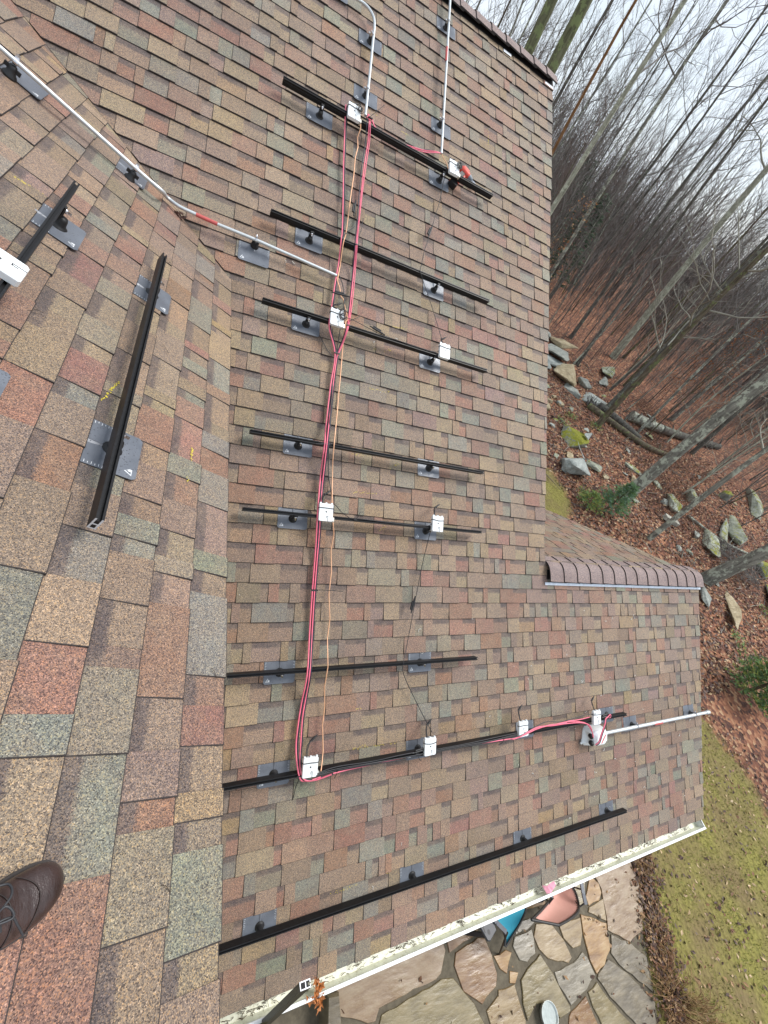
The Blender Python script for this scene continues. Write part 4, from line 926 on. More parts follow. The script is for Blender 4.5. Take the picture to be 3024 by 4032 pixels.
ST = [('A', S_PK, [(6.77, -1.34), (7.7, -1.37), (7.67, -1.65), (7.63, -1.85), (7.33, -2.15), (6.98, -2.2), (6.64, -1.98), (6.75, -1.76), (6.78, -1.67), (6.83, -1.55)]), ('B', S_OR, [(6.68, -1.36), (6.79, -1.48), (6.77, -1.58), (6.67, -1.64), (6.44, -1.65), (6.45, -1.55)]), ('C', S_TN, [(6.44, -1.68), (6.65, -1.67), (6.76, -1.66), (6.66, -1.88), (6.55, -1.81), (6.39, -1.72)]), ('D', S_OR, [(6.21, -1.72), (6.45, -1.83), (6.63, -1.92), (6.51, -2.17), (6.31, -2.27), (6.12, -2.31), (6.09, -2.16), (6.14, -1.91)]), ('E', S_TN, [(5.74, -1.69), (6.16, -1.74), (6.09, -1.89), (5.99, -1.98), (5.85, -1.97), (5.75, -1.85)]), ('F', S_TN, [(5.33, -1.61), (5.58, -1.67), (5.71, -1.87), (5.75, -2.05), (5.66, -2.08), (5.49, -2.01), (5.36, -1.95), (5.26, -1.84), (5.23, -1.71)]), ('G', S_GR, [(4.9, -1.63), (5.20, -1.63), (5.19, -1.72), (5.14, -1.85), (4.98, -1.88), (4.88, -1.84), (4.83, -1.7)]), ('H', S_GR, [(5.02, -1.5), (5.28, -1.52), (5.28, -1.57), (5.12, -1.60), (4.93, -1.60)]), ('I', S_OR, [(4.48, -1.71), (4.67, -1.71), (4.75, -1.75), (4.60, -1.89), (4.53, -1.83)]), ('J', S_GN, [(5.22, -1.90), (5.27, -2.01), (5.33, -2.12), (5.44, -2.44), (5.43, -2.48), (5.23, -2.48), (5.18, -2.35), (4.94, -2.27), (4.74, -2.36), (4.74, -2.22), (4.81, -2.03), (4.96, -1.97)]), ('K', S_GR, [(5.4, -2.11), (5.61, -2.12), (5.76, -2.13), (5.97, -2.07), (6.03, -2.14), (6.06, -2.32), (5.83, -2.39), (5.50, -2.44), (5.4, -2.23)]), ('M', S_DK, [(6.15, -2.34), (6.42, -2.27), (6.51, -2.34), (6.67, -2.48), (6.81, -2.64), (6.98, -2.85), (6.83, -3.03), (6.52, -2.94), (6.39, -2.78), (6.22, -2.58), (6.11, -2.37)]), ('N', S_DK, [(6.66, -2.06), (6.96, -2.23), (7.17, -2.43), (7.02, -2.75), (6.84, -2.58), (6.61, -2.36), (6.53, -2.22)]), ('O', S_GN, [(5.86, -2.44), (6.06, -2.41), (6.16, -2.61), (6.33, -2.81), (6.40, -2.90), (5.91, -2.77), (5.86, -2.58)]), ('P', S_BR, [(5.47, -2.51), (5.77, -2.46), (5.79, -2.6), (5.82, -2.74), (5.35, -2.6), (5.42, -2.53)]), ('Q', S_TN, [(4.41, -2.02), (4.66, -2.04), (4.66, -2.2), (4.68, -2.35), (4.62, -2.46), (4.2, -2.36), (4.3, -2.2)]), ('R', S_OR, [(4.66, -1.91), (4.77, -1.95), (4.69, -2.01), (4.62, -1.99)]), ('S', S_BR, [(3.91, -1.53), (4.28, -1.49), (4.38, -1.52), (4.42, -1.68), (4.43, -1.86), (4.37, -1.95), (4.12, -2.03), (3.90, -1.86), (3.85, -1.63)]), ('T', S_PK, [(2.22, -1.36), (2.9, -1.35), (3.72, -1.37), (3.73, -1.46), (3.6, -1.63), (3.51, -1.66), (3.08, -1.66), (2.73, -1.67), (2.66, -1.75), (2.57, -1.74), (2.21, -1.58), (2.20, -1.47)]), ('U', S_GN, [(2.76, -1.74), (3.13, -1.72), (3.6, -1.70), (3.76, -1.73), (3.98, -2.0), (4.07, -2.21), (3.97, -2.27), (2.66, -1.87)]), ('V', S_TN, [(4.17, -2.12), (4.36, -2.06), (4.40, -2.08), (4.27, -2.24), (4.18, -2.23)]), ('W', S_BR, [(3.82, -1.37), (4.36, -1.37), (4.26, -1.44), (3.94, -1.47), (3.82, -1.49)]),
      ('a', S_TN, [(2.2, -.4), (3.2, -.45), (3.3, -1.28), (2.2, -1.30)]), ('b', S_GR, [(3.3, -.4), (4.5, -.5), (4.4, -1.30), (3.4, -1.28)]), ('c', S_OR, [(4.6, -.5), (5.5, -.4), (5.6, -1.44), (4.5, -1.32)]), ('d', S_GN, [(5.6, -.4), (6.7, -.5), (6.6, -1.28), (6.36, -1.60), (5.7, -1.6)]), ('e', S_BR, [(6.8, -.4), (7.5, -.4), (7.6, -1.3), (6.75, -1.28)]), ('f', S_GR, [(1.4, -1.7), (2.1, -1.66), (2.5, -1.85), (2.5, -2.4), (1.5, -2.4)]), ('g', S_PK, [(2.6, -1.95), (3.9, -2.33), (3.7, -3.0), (2.6, -2.8)]), ('h', S_TN, [(4.0, -2.4), (4.9, -2.55), (5.2, -3.3), (3.8, -3.1)]), ('i', S_GN, [(5.3, -2.7), (6.6, -3.05), (6.5, -3.5), (5.3, -3.4)])]
r = random.Random(8)
for key, m_, poly in ST:
    if sum(poly[i][0] * poly[(i + 1) % len(poly)][1] - poly[(i + 1) % len(poly)][0] * poly[i][1] for i in range(len(poly))) < 0: poly = poly[::-1]
    cx_, cy_ = sum(q[0] for q in poly) / len(poly), sum(q[1] for q in poly) / len(poly)
    poly = [(q[0] + (q[0] - cx_) / (math.hypot(q[0] - cx_, q[1] - cy_) + .01) * .020, q[1] + (q[1] - cy_) / (math.hypot(q[0] - cx_, q[1] - cy_) + .01) * .020) for q in poly]
    pp = []
    for i in range(len(poly)):                               # ragged edges
        a, b = Vector(poly[i]), Vector(poly[(i + 1) % len(poly)]); pp.append(tuple(a)); n_ = max(1, int((b - a).length / .09)); nn = Vector((b.y - a.y, a.x - b.x)).normalized()
        for j in range(1, n_): pp.append(tuple(a.lerp(b, j / n_) + nn * r.uniform(-.013, .004)))
    z = r.uniform(.012, .022); mb = MB(); mb.prism(pp, -.004, z, 0, .007); mb.build('flagstone', m_, patio)
def patio_region(r):
    if r.random() < .6: a = r.random(); return 7.75 - a * .95 + r.gauss(0, .10), -1.35 - a * 1.8 + r.gauss(0, .08)
    return r.uniform(2.2, 7.4), r.uniform(-2.6, -1.2)
litter('fallen_leaves', 'dead leaves and bits lying along the edge of the patio', 260, patio_region, (.012, .045), [LM[0], LM[1], LM[2], LM[0]], r)
def drift_region(r):
    a = r.random(); return 7.98 - a * .95 + r.gauss(0, .16) + .10, -1.25 - a * 2.2 + r.gauss(0, .16)
litter('fallen_leaves', 'band of brown fallen leaves drifted between the patio and the lawn', 1900, drift_region, (.02, .05), [LM[0], LM[1], LM[3], LM[2], LM[0], LM[1]], r, lambda x, y: 1 if x > 7.72 + (y + 1.3) * .42 else 0)
mb = MB(); mb.prism([(1.98, -1.66), (2.16, -1.64), (2.17, -1.36), (2.03, -1.34)], 0, .30, 0, .03); tag(mb.build('stone_post', S_DK), 'mossy upright stone at the patio edge beside the big pinkish slab', 'stone')
# dry ornamental grass beside the patio
STR = [simple('straw_%s' % nme, c, .7, 0, .3, .25, 20) for nme, c in (('light', (.34, .235, .115)), ('dark', (.20, .115, .055)), ('gold', (.27, .165, .07)))]
def straw(label, cx, cy, n, R0, hmax, r, group='clumps of dry grass by the patio'):
    mb = MB()
    for i in range(n):
        a = r.random() * 6.28; d = R0 * r.random() ** .5; x, y = d * math.cos(a), d * math.sin(a)
        h = r.uniform(.4, 1) * hmax; ln = r.uniform(.5, 1.6); dx, dy = math.cos(a + r.gauss(0, .6)) * h * ln, math.sin(a + r.gauss(0, .6)) * h * ln
        mb.tube([(x, y, 0), (x + dx * .4, y + dy * .4, h * .7), (x + dx * .8, y + dy * .8, h * .75), (x + dx * 1.1, y + dy * 1.1, h * .45)], [.005, .004, .003, .001], 3, r.randrange(3), False)
    tag(mb.build('dry_grass', STR, None, (cx, cy, terrain(cx, cy))), label, 'dry grass', group)
r = random.Random(31)
straw('large clump of dry straw coloured grass bent over beside the dark patio stone', 7.35, -2.95, 120, .28, .34, r)
straw('dry straw grass clump spilling onto the lawn, nearest the lower right corner', 7.75, -3.3, 90, .26, .30, r)
straw('pale dry stalks lying between the gutter end and the lawn', 7.95, -1.35, 70, .14, .22, r)
straw('brown dead grass along the middle of the patio edge', 7.6, -2.3, 45, .20, .22, r)

# ------------------------------------------------------------------ chairs and pan on the patio
FR = simple('dark_chair_tube', (.030, .026, .024), .45); ARM = simple('grey_arm', (.10, .11, .13), .5)
def fabric(name, c):
    t = NT(name); f = t.noise(420); t.bump(f, .15, .001); return t.out(t.ramp(t.noise(5), [(.3, tuple(x * .92 for x in c)), (.7, c)]), .75, 0, .3)
def sling(L_, R_, sagd, o, n=8):
    A_, B_ = catmull(L_, 4), catmull(R_, 4); mb = MB(); vs = []; k = len(A_)
    for sgn in (0, 1):
        for a, b in zip(A_, B_):
            for j in range(n + 1):
                f = j / n; p = a.lerp(b, .04 + .92 * f) - Vector((0, 0, sagd * 4 * f * (1 - f) + .004 * sgn)); vs.append(p - o)
    m_ = n + 1; off = k * m_
    mb.add(vs, [(i * m_ + j, i * m_ + j + 1, (i + 1) * m_ + j + 1, (i + 1) * m_ + j) for i in range(k - 1) for j in range(n)] + [(off + i * m_ + j, off + (i + 1) * m_ + j, off + (i + 1) * m_ + j + 1, off + i * m_ + j + 1) for i in range(k - 1) for j in range(n)], 0, True)
    return mb
def tubes(o, lst, rr=.012): 
    mb = MB()
    for P in lst: mb.tube([Vector(p) - o for p in (catmull(P, 4) if len(P) > 2 else P)], rr, 8)
    return mb
o = Vector((5.35, -1.2, 0))
t = thing('sling_chair', 'pink sling chair on the patio, half hidden by the gutter', 'chair', 'patio chairs'); t.location = o
PR = [(5.041, -1.503, .85), (5.37, -1.52, .74), (5.681, -1.509, .6), (5.852, -1.391, .47), (5.877, -1.271, .42), (5.876, -1.077, .46), (5.88, -.85, .40)]
PL = [(4.635, -1.349, .85), (4.886, -1.337, .74), (5.164, -1.322, .6), (5.384, -1.312, .47), (5.486, -1.254, .42), (5.505, -1.103, .46), (5.50, -.85, .40)]
tubes(o, [PR, PL, [PR[0], PL[0]], [PR[-1], PL[-1]]], .017).build('frame', FR, t)
PRs = [Vector(PR[0]).lerp(Vector(PR[1]), .12)] + PR[1:]; PLs = [Vector(PL[0]).lerp(Vector(PL[1]), .30)] + PL[1:]
sl = sling(PLs, PRs, .085, o).build('sling', fabric('pink_sling', (.66, .36, .30)), t)
mb = MB()
for P, Q in ((PRs, PLs), (PLs, PRs)):
    A_, B_ = catmull(P, 8), catmull(Q, 8)
    for a, b in zip(A_, B_): mb.bar(a - o, a.lerp(b, .06) - o + Vector((0, 0, -.004)), .011, .008)
mb.build('lacing', FR, sl)
for pts in ([(5.881, -1.10, .63), (5.881, -1.232, .64), (5.823, -1.373, .65), (5.806, -1.484, .64)], [(5.15, -1.05, .62), (5.207, -1.19, .62), (5.276, -1.27, .64)]):
    mb = MB()
    for a, b in zip(pts[:-1], pts[1:]): mb.bar(Vector(a) - o, Vector(b) - o, .055, .02)
    mb.build('armrest', ARM, t)
tubes(o, [[(5.80, -1.47, .63), (5.72, -1.50, .56)], [(5.285, -1.287, .63), (5.22, -1.33, .58)], [(5.84, -1.33, .64), (5.86, -1.30, .44)], [(5.72, -1.50, .58), (5.99, -1.1, .02)], [(5.22, -1.34, .58), (5.45, -1.0, .02)], [(5.99, -1.1, .02), (5.45, -1.0, .02)], [(5.86, -1.2, .45), (5.55, -1.40, .02)], [(5.47, -1.2, .45), (5.12, -1.30, .02)], [(5.55, -1.40, .02), (5.12, -1.30, .02)]], .011).build('leg_frame', FR, t)
o = Vector((4.55, -1.2, 0))
t = thing('sling_chair', 'turquoise sling chair on the patio beside the pink one', 'chair', 'patio chairs'); t.location = o
TL = [(4.18, -1.0, .5), (4.252, -1.166, .5), (4.323, -1.27, .5), (4.396, -1.383, .48), (4.435, -1.48, .45), (4.409, -1.562, .42)]
TR = [(4.86, -.95, .5), (4.872, -1.122, .5), (4.875, -1.282, .5), (4.741, -1.397, .48), (4.586, -1.486, .45), (4.420, -1.572, .42)]
tubes(o, [TL, TR], .015).build('frame', FR, t)
sling(TL, TR, .030, o).build('sling', fabric('turquoise_sling', (.045, .34, .46)), t)
mb = MB(); ar = [(4.174, -1.145, .62), (4.248, -1.287, .62), (4.368, -1.41, .60)]
for a, b in zip(ar[:-1], ar[1:]): mb.bar(Vector(a) - o, Vector(b) - o, .05, .02)
mb.build('armrest', ARM, t)
mb = MB(); mb.bar(Vector((4.93, -.9, .60)) - o, Vector((4.93, -1.2, .60)) - o, .05, .02); mb.build('armrest', ARM, t)
tubes(o, [[(4.386, -1.42, .60), (4.438, -1.522, .40), (4.566, -1.715, .0)], [(4.18, -1.1, .60), (4.2, -.75, .0)], [(4.93, -1.2, .6), (4.95, -1.32, .0)], [(4.92, -.95, .6), (4.9, -.7, .0)]], .012).build('leg_frame', FR, t)
o = Vector((4.12, -1.2, 0))
t = thing('plastic_chair', 'dark plastic chair beside the turquoise one, only its arm in view', 'chair', 'patio chairs'); t.location = o
DP = simple('dark_grey_plastic', (.035, .038, .048), .38)
mb = MB(); outer = [(3.986, -1.10), (3.986, -1.24), (4.062, -1.42), (4.10, -1.43), (4.235, -1.36), (4.225, -1.24), (4.20, -1.10)]
mb.prism([(a - o.x, b - o.y) for a, b in outer], .57, .60, 0, .012); mb.build('armrest', DP, t)
mb = MB(); mb.prism([(4.11 - o.x + .022 * math.cos(i * .785), -1.345 - o.y + .026 * math.sin(i * .785)) for i in range(8)], .598, .6015, 0); mb.prism([(a - o.x, b - o.y) for a, b in ((4.02, -1.2), (4.035, -1.2), (4.06, -1.34), (4.045, -1.34))], .598, .6015, 0); mb.build('opening', BLKP, t)
mb = MB(); mb.box((-.25, .15, .40), (.5, .5, .03), bev=.02); mb.build('seat', DP, t); mb = MB(); mb.bar((-.25, .40, .40), (-.25, .52, .9), .46, .03); mb.build('backrest', DP, t)
for lx, ly in ((-.06, -.16), (.08, -.10), (-.45, .38), (-.02, .38)):
    mb = MB(); mb.bar((lx, ly, 0), (lx, ly, .57), .045, .035); mb.build('leg', DP, t)
t = thing('metal_pan', 'round pale metal pan standing on the patio', 'pan'); t.location = (5.03, -2.40, .024)
mb = MB(); mb.lathe([(.0, 0), (.10, 0), (.108, .008), (.124, .075), (.130, .080), (.133, .078), (.127, .074), (.112, .010), (.10, .006), (.0, .005)], 26); mb.build('bowl', simple('enamel_metal', (.60, .63, .60), .3, .3), t)
mb = MB(); mb.prism([(.1195 * math.cos(i * math.pi / 12), .1195 * math.sin(i * math.pi / 12)) for i in range(24)], .050, .055); mb.build('water', simple('still_water', (.42, .46, .44), .06), t)

def bark(name, c1, c2, c3, lich=(.30, .32, .26), la=.0):
    t = NT(name); p = t.pos(); m_ = t.n('Mapping', Scale=(1, 1, .16)); t.l(p, m_.inputs['Vector'])
    f = t.noise(13, m_.outputs[0], 6, .7); c = t.ramp(f, [(.3, c1), (.5, c2), (.7, c3)])
    if la:
        q = t.noise(4.5, p, 6, .75); mr = t.n('MapRange', **{'From Min': .62 - la * .2, 'From Max': .68 - la * .2}); t.l(q, mr.inputs['Value']); c = t.mix(mr.outputs[0], c, lich)
    t.bump(f, .8, .03); return t.out(c, .85, 0, .2)
B_GR = bark('grey_bark', (.08, .077, .062), (.20, .195, .165), (.34, .33, .28), (.47, .50, .40), .55)
B_DK = bark('dark_bark', (.050, .046, .040), (.115, .107, .092), (.20, .187, .162), (.24, .26, .20), .35)
B_BR = bark('brown_bark', (.05, .040, .028), (.115, .094, .064), (.20, .168, .12), (.16, .18, .08), .45)
B_PL = bark('pale_bark', (.17, .175, .13), (.33, .335, .26), (.48, .485, .39), (.52, .55, .43), .5)
B_MS = bark('mossy_bark', (.06, .062, .035), (.13, .135, .078), (.21, .215, .13), (.20, .24, .11), .6)
B_OR = bark('orange_bark', (.10, .05, .022), (.24, .125, .055), (.34, .20, .10))
B_TR = simple('reddish_twig_bark', (.150, .112, .098), .85, var=.35, scale=3); B_TW = simple('twig_bark', (.165, .152, .138), .85, var=.35, scale=3); B_TP = simple('pale_twig_bark', (.27, .26, .21), .85, var=.3, scale=4); B_TD = simple('dark_twig_bark', (.110, .098, .090), .85, var=.4, scale=3)
# ------------------------------------------------------------------ rocks, logs, bushes
def rock_mat(name, c1, c2, c3, moss=0.):
    t = NT(name); p = t.pos(); f = t.noise(3.5, p, 9, .7); c = t.ramp(f, [(.3, c1), (.5, c2), (.68, c3)])
    c = t.mix(1., c, t.ramp(t.noise(22, p, 5, .7), [(.3, (.62, .62, .62)), (.7, (1.25, 1.25, 1.2))]), 'MULTIPLY')
    if moss:
        g = t.n('NewGeometry'); s3 = t.n('SeparateXYZ'); t.l(g.outputs['Normal'], s3.inputs[0])
        m_ = t.math('ADD', t.math('MULTIPLY', s3.outputs['Z'], .35), t.math('MULTIPLY', t.noise(2.6, p, 8, .8), 1.55)); mr = t.n('MapRange', **{'From Min': 1.16 - moss * .35, 'From Max': 1.24 - moss * .30}); t.l(m_, mr.inputs['Value'])
        c = t.mix(mr.outputs[0], c, t.ramp(t.noise(30, p, 4), [(.3, (.12, .13, .012)), (.7, (.27, .27, .025))]))
    t.bump(f, .6, .06); return t.out(c, .75, 0, .3)
R_GR = rock_mat('grey_rock', (.17, .18, .165), (.30, .315, .285), (.44, .45, .41)); R_TN = rock_mat('tan_rock', (.21, .165, .10), (.37, .30, .19), (.50, .43, .30)); R_BL = rock_mat('blue_grey_rock', (.19, .21, .20), (.32, .345, .33), (.45, .475, .455))
R_MO = rock_mat('mossy_rock', (.12, .12, .10), (.23, .235, .20), (.35, .36, .31), .62); R_LI = rock_mat('lichen_rock', (.15, .16, .125), (.30, .315, .255), (.46, .48, .40), .12)
def rock(label, x, y, sx, sy, sz, rz, m_, seed, flat=0., sink=.5, z0=0., group='rocks at the edge of the woods', name='rock'):
    r = random.Random(seed); bm = bmesh.new()
    for i in range(13):
        d = Vector((r.gauss(0, 1), r.gauss(0, 1), r.gauss(0, .8))).normalized() * r.uniform(.84, 1.05)
        if flat: d.z = max(-.7, min(.55 + .06 * r.random(), d.z * 1.3))
        bm.verts.new(d)
    res = bmesh.ops.convex_hull(bm, input=bm.verts)
    bmesh.ops.delete(bm, geom=[e for e in res['geom_interior'] if isinstance(e, bmesh.types.BMVert)], context='VERTS')
    bmesh.ops.bevel(bm, geom=list(bm.edges), offset=.05, segments=1, affect='EDGES')
    bmesh.ops.triangulate(bm, faces=list(bm.faces))
    bmesh.ops.subdivide_edges(bm, edges=[e for e in bm.edges if e.calc_length() > .3], cuts=2, use_grid_fill=True)
    for v in bm.verts:
        v.co *= 1 + .07 * noise.noise(v.co * 2.6 + Vector((seed, 0, 0))) + .045 * noise.noise(Vector((v.co.x * 3, v.co.y * 3, v.co.z * 11)) + Vector((0, seed, 0)))
        v.co = Vector((v.co.x * sx * 1.2, v.co.y * sy * 1.2, v.co.z * sz * 1.15))
    me = bpy.data.meshes.new(name); bm.to_mesh(me); bm.free(); me.materials.append(m_)
    o = put(name, me, None, (x, y, terrain(x, y) + sz * (1 - sink) * .7 + z0)); o.rotation_euler = (r.uniform(-.12, .12), r.uniform(-.12, .12), rz)
    return tag(o, label, 'rock', group)
rock('large tan boulder with rusty stains in the row of stones by the woods', 17.0, 16.0, 1.0, .62, .52, rad(35), R_TN, 1)
rock('big flat blue grey boulder right below the tan one', 17.9, 14.75, .85, .72, .50, rad(-20), R_BL, 2, .5)
rock('thin grey slab tucked under the left side of the blue grey boulder', 17.0, 15.0, .34, .62, .20, rad(20), R_GR, 3, .6)
rock('pale squarish stone lying on top of the stone pile beyond the roof edge', 18.7, 19.2, 0.74, 0.84, 0.30, rad(10), R_TN, 4, .7, z0=.25)
rock('long dark flat slab leaning in the stone pile beyond the roof edge', 17.6, 18.1, 0.61, 1.28, 0.22, rad(-28), R_GR, 5, .8, z0=.15)
rock('flat grey slab lowest in the stone pile, beside the roof edge', 16.9, 17.4, 0.81, 0.74, 0.22, rad(15), R_BL, 6, .8)
rock('small grey stone at the top of the stone pile touching the roof edge', 18.2, 20.4, .40, .35, .22, rad(50), R_GR, 7, .5)
rock('small grey blue stone left of the tan boulder', 16.0, 16.6, .28, .24, .20, rad(0), R_BL, 8)
rock('narrow grey stone between the tan and the blue grey boulders', 18.3, 15.9, .45, .20, .30, rad(-50), R_GR, 9)
rock('boulder topped with bright yellow green moss', 14.5, 11.0, .80, .62, .34, rad(20), R_MO, 10, .5)
rock('flat grey flake lying on the mossy boulder, lower of two', 14.85, 10.75, .34, .20, .06, rad(40), R_BL, 11, .5, 0, .42)
rock('small flat flake lying on the mossy boulder, upper of two', 15.05, 11.25, .24, .14, .05, rad(20), R_GR, 12, .5, 0, .40)
rock('grey boulder with red paint scribbles below the mossy one', 13.2, 9.15, .62, .58, .42, rad(10), R_BL, 13, .3)
rock('weathered stump like brown grey stone right of the red marked boulder', 14.6, 9.45, .42, .22, .18, rad(-35), R_LI, 14)
rock('lichen covered elongated rock in the leaves above the boulders', 21.9, 18.3, .42, 1.05, .34, rad(-50), R_LI, 15)
rock('low pale rock just below the lichen covered elongated one', 20.7, 17.0, .28, .85, .14, rad(-48), R_GR, 16)
rock('small tan stone close against the roof edge, below the boulders', 13.9, 12.7, .26, .36, .2, rad(10), R_TN, 17)
for i in range(9): rock('small rubble stone in the heap beside the roof edge', 14.3 + rnd.uniform(-.5, 1.0), 13.7 + rnd.uniform(-.5, .7), rnd.uniform(.10, .22), rnd.uniform(.1, .2), rnd.uniform(.06, .14), rnd.random() * 3, (R_TN, R_GR)[i % 2], 30 + i, .3, group='rubble stones by the roof edge', name='stone')
rock('thin pale slab lying across near the foot of the thick lichened trunk', 17.3, 9.7, .50, .14, .10, rad(-40), R_LI, 18, .6)
rock('whitish grey rock right of the thick trunk with a mossy side', 18.2, 8.0, .34, .62, .22, rad(-30), R_LI, 19)
rock('pale rock with a moss patch beside it, right of the whitish grey one', 20.1, 8.6, .34, .40, .26, rad(0), R_LI, 20)
rock('small ochre mossy rock further right among red brown leaves', 23.5, 9.0, .42, .32, .28, rad(0), R_MO, 21)
rock('large pale lichen rock near the right edge of the picture', 25.8, 8.9, 0.38, 1.44, 0.25, rad(-45), R_LI, 22)
rock('big grey green boulder with moss on its lower face', 21.9, 7.0, 0.42, 1.19, 0.35, rad(-48), R_LI, 23, .3)
rock('long narrow ledge of lichened stone below the grey green boulder', 20.7, 6.6, 0.19, 1.38, 0.20, rad(-52), R_LI, 24)
rock('rough lichened rock left of the long ledge', 19.1, 6.1, 0.34, 0.90, 0.24, rad(-45), R_LI, 25)
rock('small pale stone in the leaves above the roof corner', 18.4, 6.5, .22, .20, .14, rad(0), R_GR, 26)
rock('flat pale stone partly behind the far slope of the roof', 16.2, 3.9, .22, .50, .14, rad(-40), R_GR, 27)
rock('smooth brown grey boulder lying right of the roof corner', 17.2, 3.35, 0.24, 0.98, 0.20, rad(-48), R_TN, 28)
rock('bright green moss covered rock at the right edge, upper', 21.6, 4.9, .45, .50, .32, rad(0), R_MO, 61)
rock('bright green moss covered rock at the right edge, lower', 20.4, 3.7, 0.27, 0.90, 0.21, rad(-50), R_MO, 62)
rock('small flat grey stone among the leaves close to the roof ridge caps', 16.6, 5.6, .12, .30, .08, rad(-20), R_GR, 63)
rock('thin grey stone in the leaves near the ridge cap end', 17.2, 5.6, .18, .15, .08, rad(-20), R_LI, 64)
r = random.Random(55)
for i in range(34):
    a_, d_ = rad(r.uniform(12, 52)), r.uniform(15.5, 27); s1 = r.uniform(.08, .24)
    rock('small pale stone half buried in the fallen leaves', d_ * math.cos(a_), d_ * math.sin(a_), s1, s1 * r.uniform(.6, 1.8), s1 * r.uniform(.3, .6), r.random() * 3, (R_LI, R_GR, R_TN)[i % 3], 200 + i, group='small stones in the leaf litter', name='stone')
mb = MB()
for i in range(420):
    a_, d_ = rad(r.uniform(8, 54)), r.uniform(13, 30); x, y = d_ * math.cos(a_), d_ * math.sin(a_); z = terrain(x, y) + .03; L = r.uniform(.15, .9); b_ = r.random() * 6.28
    mb.tube([(x, y, z), (x + L * .5 * math.cos(b_), y + L * .5 * math.sin(b_), z + r.uniform(.0, .10)), (x + L * math.cos(b_ + .2), y + L * math.sin(b_ + .2), z + r.uniform(.0, .08))], [.012, .010, .004], 4, i % 2, False)
tag(mb.build('fallen_twigs', [B_TP, B_TD]), 'dead sticks and twigs lying in the leaf litter', kind='stuff')
mb = MB(); mb.box((0, 0, .10), (.72, .22, .16), bev=.02); o = mb.build('cut_stone', rock_mat('pale_cut_stone', (.30, .29, .24), (.45, .44, .38), (.55, .54, .48)), None, (17.2, 7.0, terrain(17.2, 7.0) + .02)); o.rotation_euler = (0, .1, rad(-22)); tag(o, 'pale squared block of stone lying behind the thin trunk', 'stone')
def log(label, pts, rr, m_, r, group='fallen logs'):
    P = [Vector((x, y, terrain(x, y) + z)) for x, y, z in pts]; o = P[0].copy(); P = catmull([p - o for p in P], 4)
    mb = MB(); mb.tube(P, [rr * (1 - .25 * i / len(P)) * r.uniform(.92, 1.08) for i in range(len(P))], 9)
    for i in range(3):
        q = P[r.randrange(1, len(P))]; mb.tube([q, q + Vector((r.uniform(-.4, .4), r.uniform(-.4, .4), r.uniform(.2, .5)))], [rr * .25, rr * .12], 5)
    tag(mb.build('fallen_log', m_, None, o), label, 'log', group)
r = random.Random(6)
log('long rotten log running down from the blue grey boulder, lower of two', [(17.3, 13.9, .10), (18.3, 12.6, .12), (19.5, 11.6, .12), (21.3, 11.2, .12)], .16, B_BR, r)
log('broken dark log beside the long rotten one, upper of two', [(18.1, 14.1, .14), (18.9, 12.9, .16), (19.6, 12.1, .12)], .17, B_DK, r)
log('thick grey log lying crosswise with a sawn end', [(20.1, 13.7, .25), (21.2, 13.35, .25), (22.3, 13.3, .22)], .27, B_GR, r)
log('dark log passing behind the thick lichened trunk', [(22.2, 13.25, .25), (24.3, 13.2, .2), (27.5, 13.1, .15)], .22, B_DK, r)
log('thin fallen stem among the rocks by the forked trunk', [(18.8, 7.4, .08), (20.0, 6.3, .1), (21.6, 5.6, .1)], .06, B_GR, r)
mb = MB(); q = Vector((17.6, 14.0, terrain(17.6, 14.0)))
for i in range(70): a = r.random() * 6.28; d = r.random() * .5; mb.tube([(d * math.cos(a), d * math.sin(a), .05), (d * math.cos(a) + r.gauss(0, .15), d * math.sin(a) + r.gauss(0, .15), r.uniform(.1, .5))], [.02, .006], 4, 0, False)
tag(mb.build('brush_pile', B_TD, None, q), 'dark heap of roots and sticks under the blue grey boulder', 'brush')
mb = MB(); q = Vector((19.9, 5.3, terrain(19.9, 5.3)))
for i in range(260): a = r.random() * 6.28; d = r.random() ** .5 * 1.2; c = Vector((d * math.cos(a), d * math.sin(a) * .8, r.uniform(.02, .25))); v = Vector((r.gauss(0, .35), r.gauss(0, .35), r.gauss(.05, .12))); mb.tube([c - v, c + v * .2 + Vector((0, 0, .03)), c + v], [.006, .009, .003], 3, r.randrange(2), False)
tag(mb.build('brush_pile', [B_TW, B_TD], None, q), 'grey tangle of dead twigs beside the forked trunk', 'brush')
# evergreens
NG = [simple('needle_%s' % nme, c, .6, 0, .3, .3, 8) for nme, c in (('deep', (.085, .150, .062)), ('mid', (.145, .245, .085)), ('blue', (.155, .26, .16)), ('lime', (.26, .30, .07)))]
def evergreen(label, x, y, H, R0, n, r, ml, group='small evergreens', lean=0, nl=.085):
    t = thing('evergreen_shrub', label, 'shrub', group); t.location = (x, y, terrain(x, y))
    mb = MB(); mb.tube([(0, 0, -.1), (lean * .5, 0, H * .5), (lean, 0, H)], [.035 * H, .022 * H, .004], 6); mb.build('trunk', B_BR, t)
    mb = MB()
    for i in range(n):
        z = H * (.06 + .92 * r.random() ** 1.1); R1 = R0 * (1 - z / H) ** .75 * r.uniform(.6, 1.1) + .04; a = r.random() * 6.28
        b0 = Vector((lean * z / H, 0, z)); d = Vector((math.cos(a), math.sin(a), r.uniform(.15, .5)))
        for j in range(4):
            c = b0 + d * R1 * (.35 + .65 * (j + r.random()) / 4); m_ = r.choice(ml)
            for k in range(6):
                e = (d + Vector((r.gauss(0, .7), r.gauss(0, .7), r.gauss(.1, .5)))).normalized() * nl * r.uniform(.7, 1.4); w = e.orthogonal().normalized() * nl * .12
                mb.add([c - w, c + w, c + e], [(0, 1, 2)], m_)
    mb.build('crown', NG, t)
r = random.Random(15)
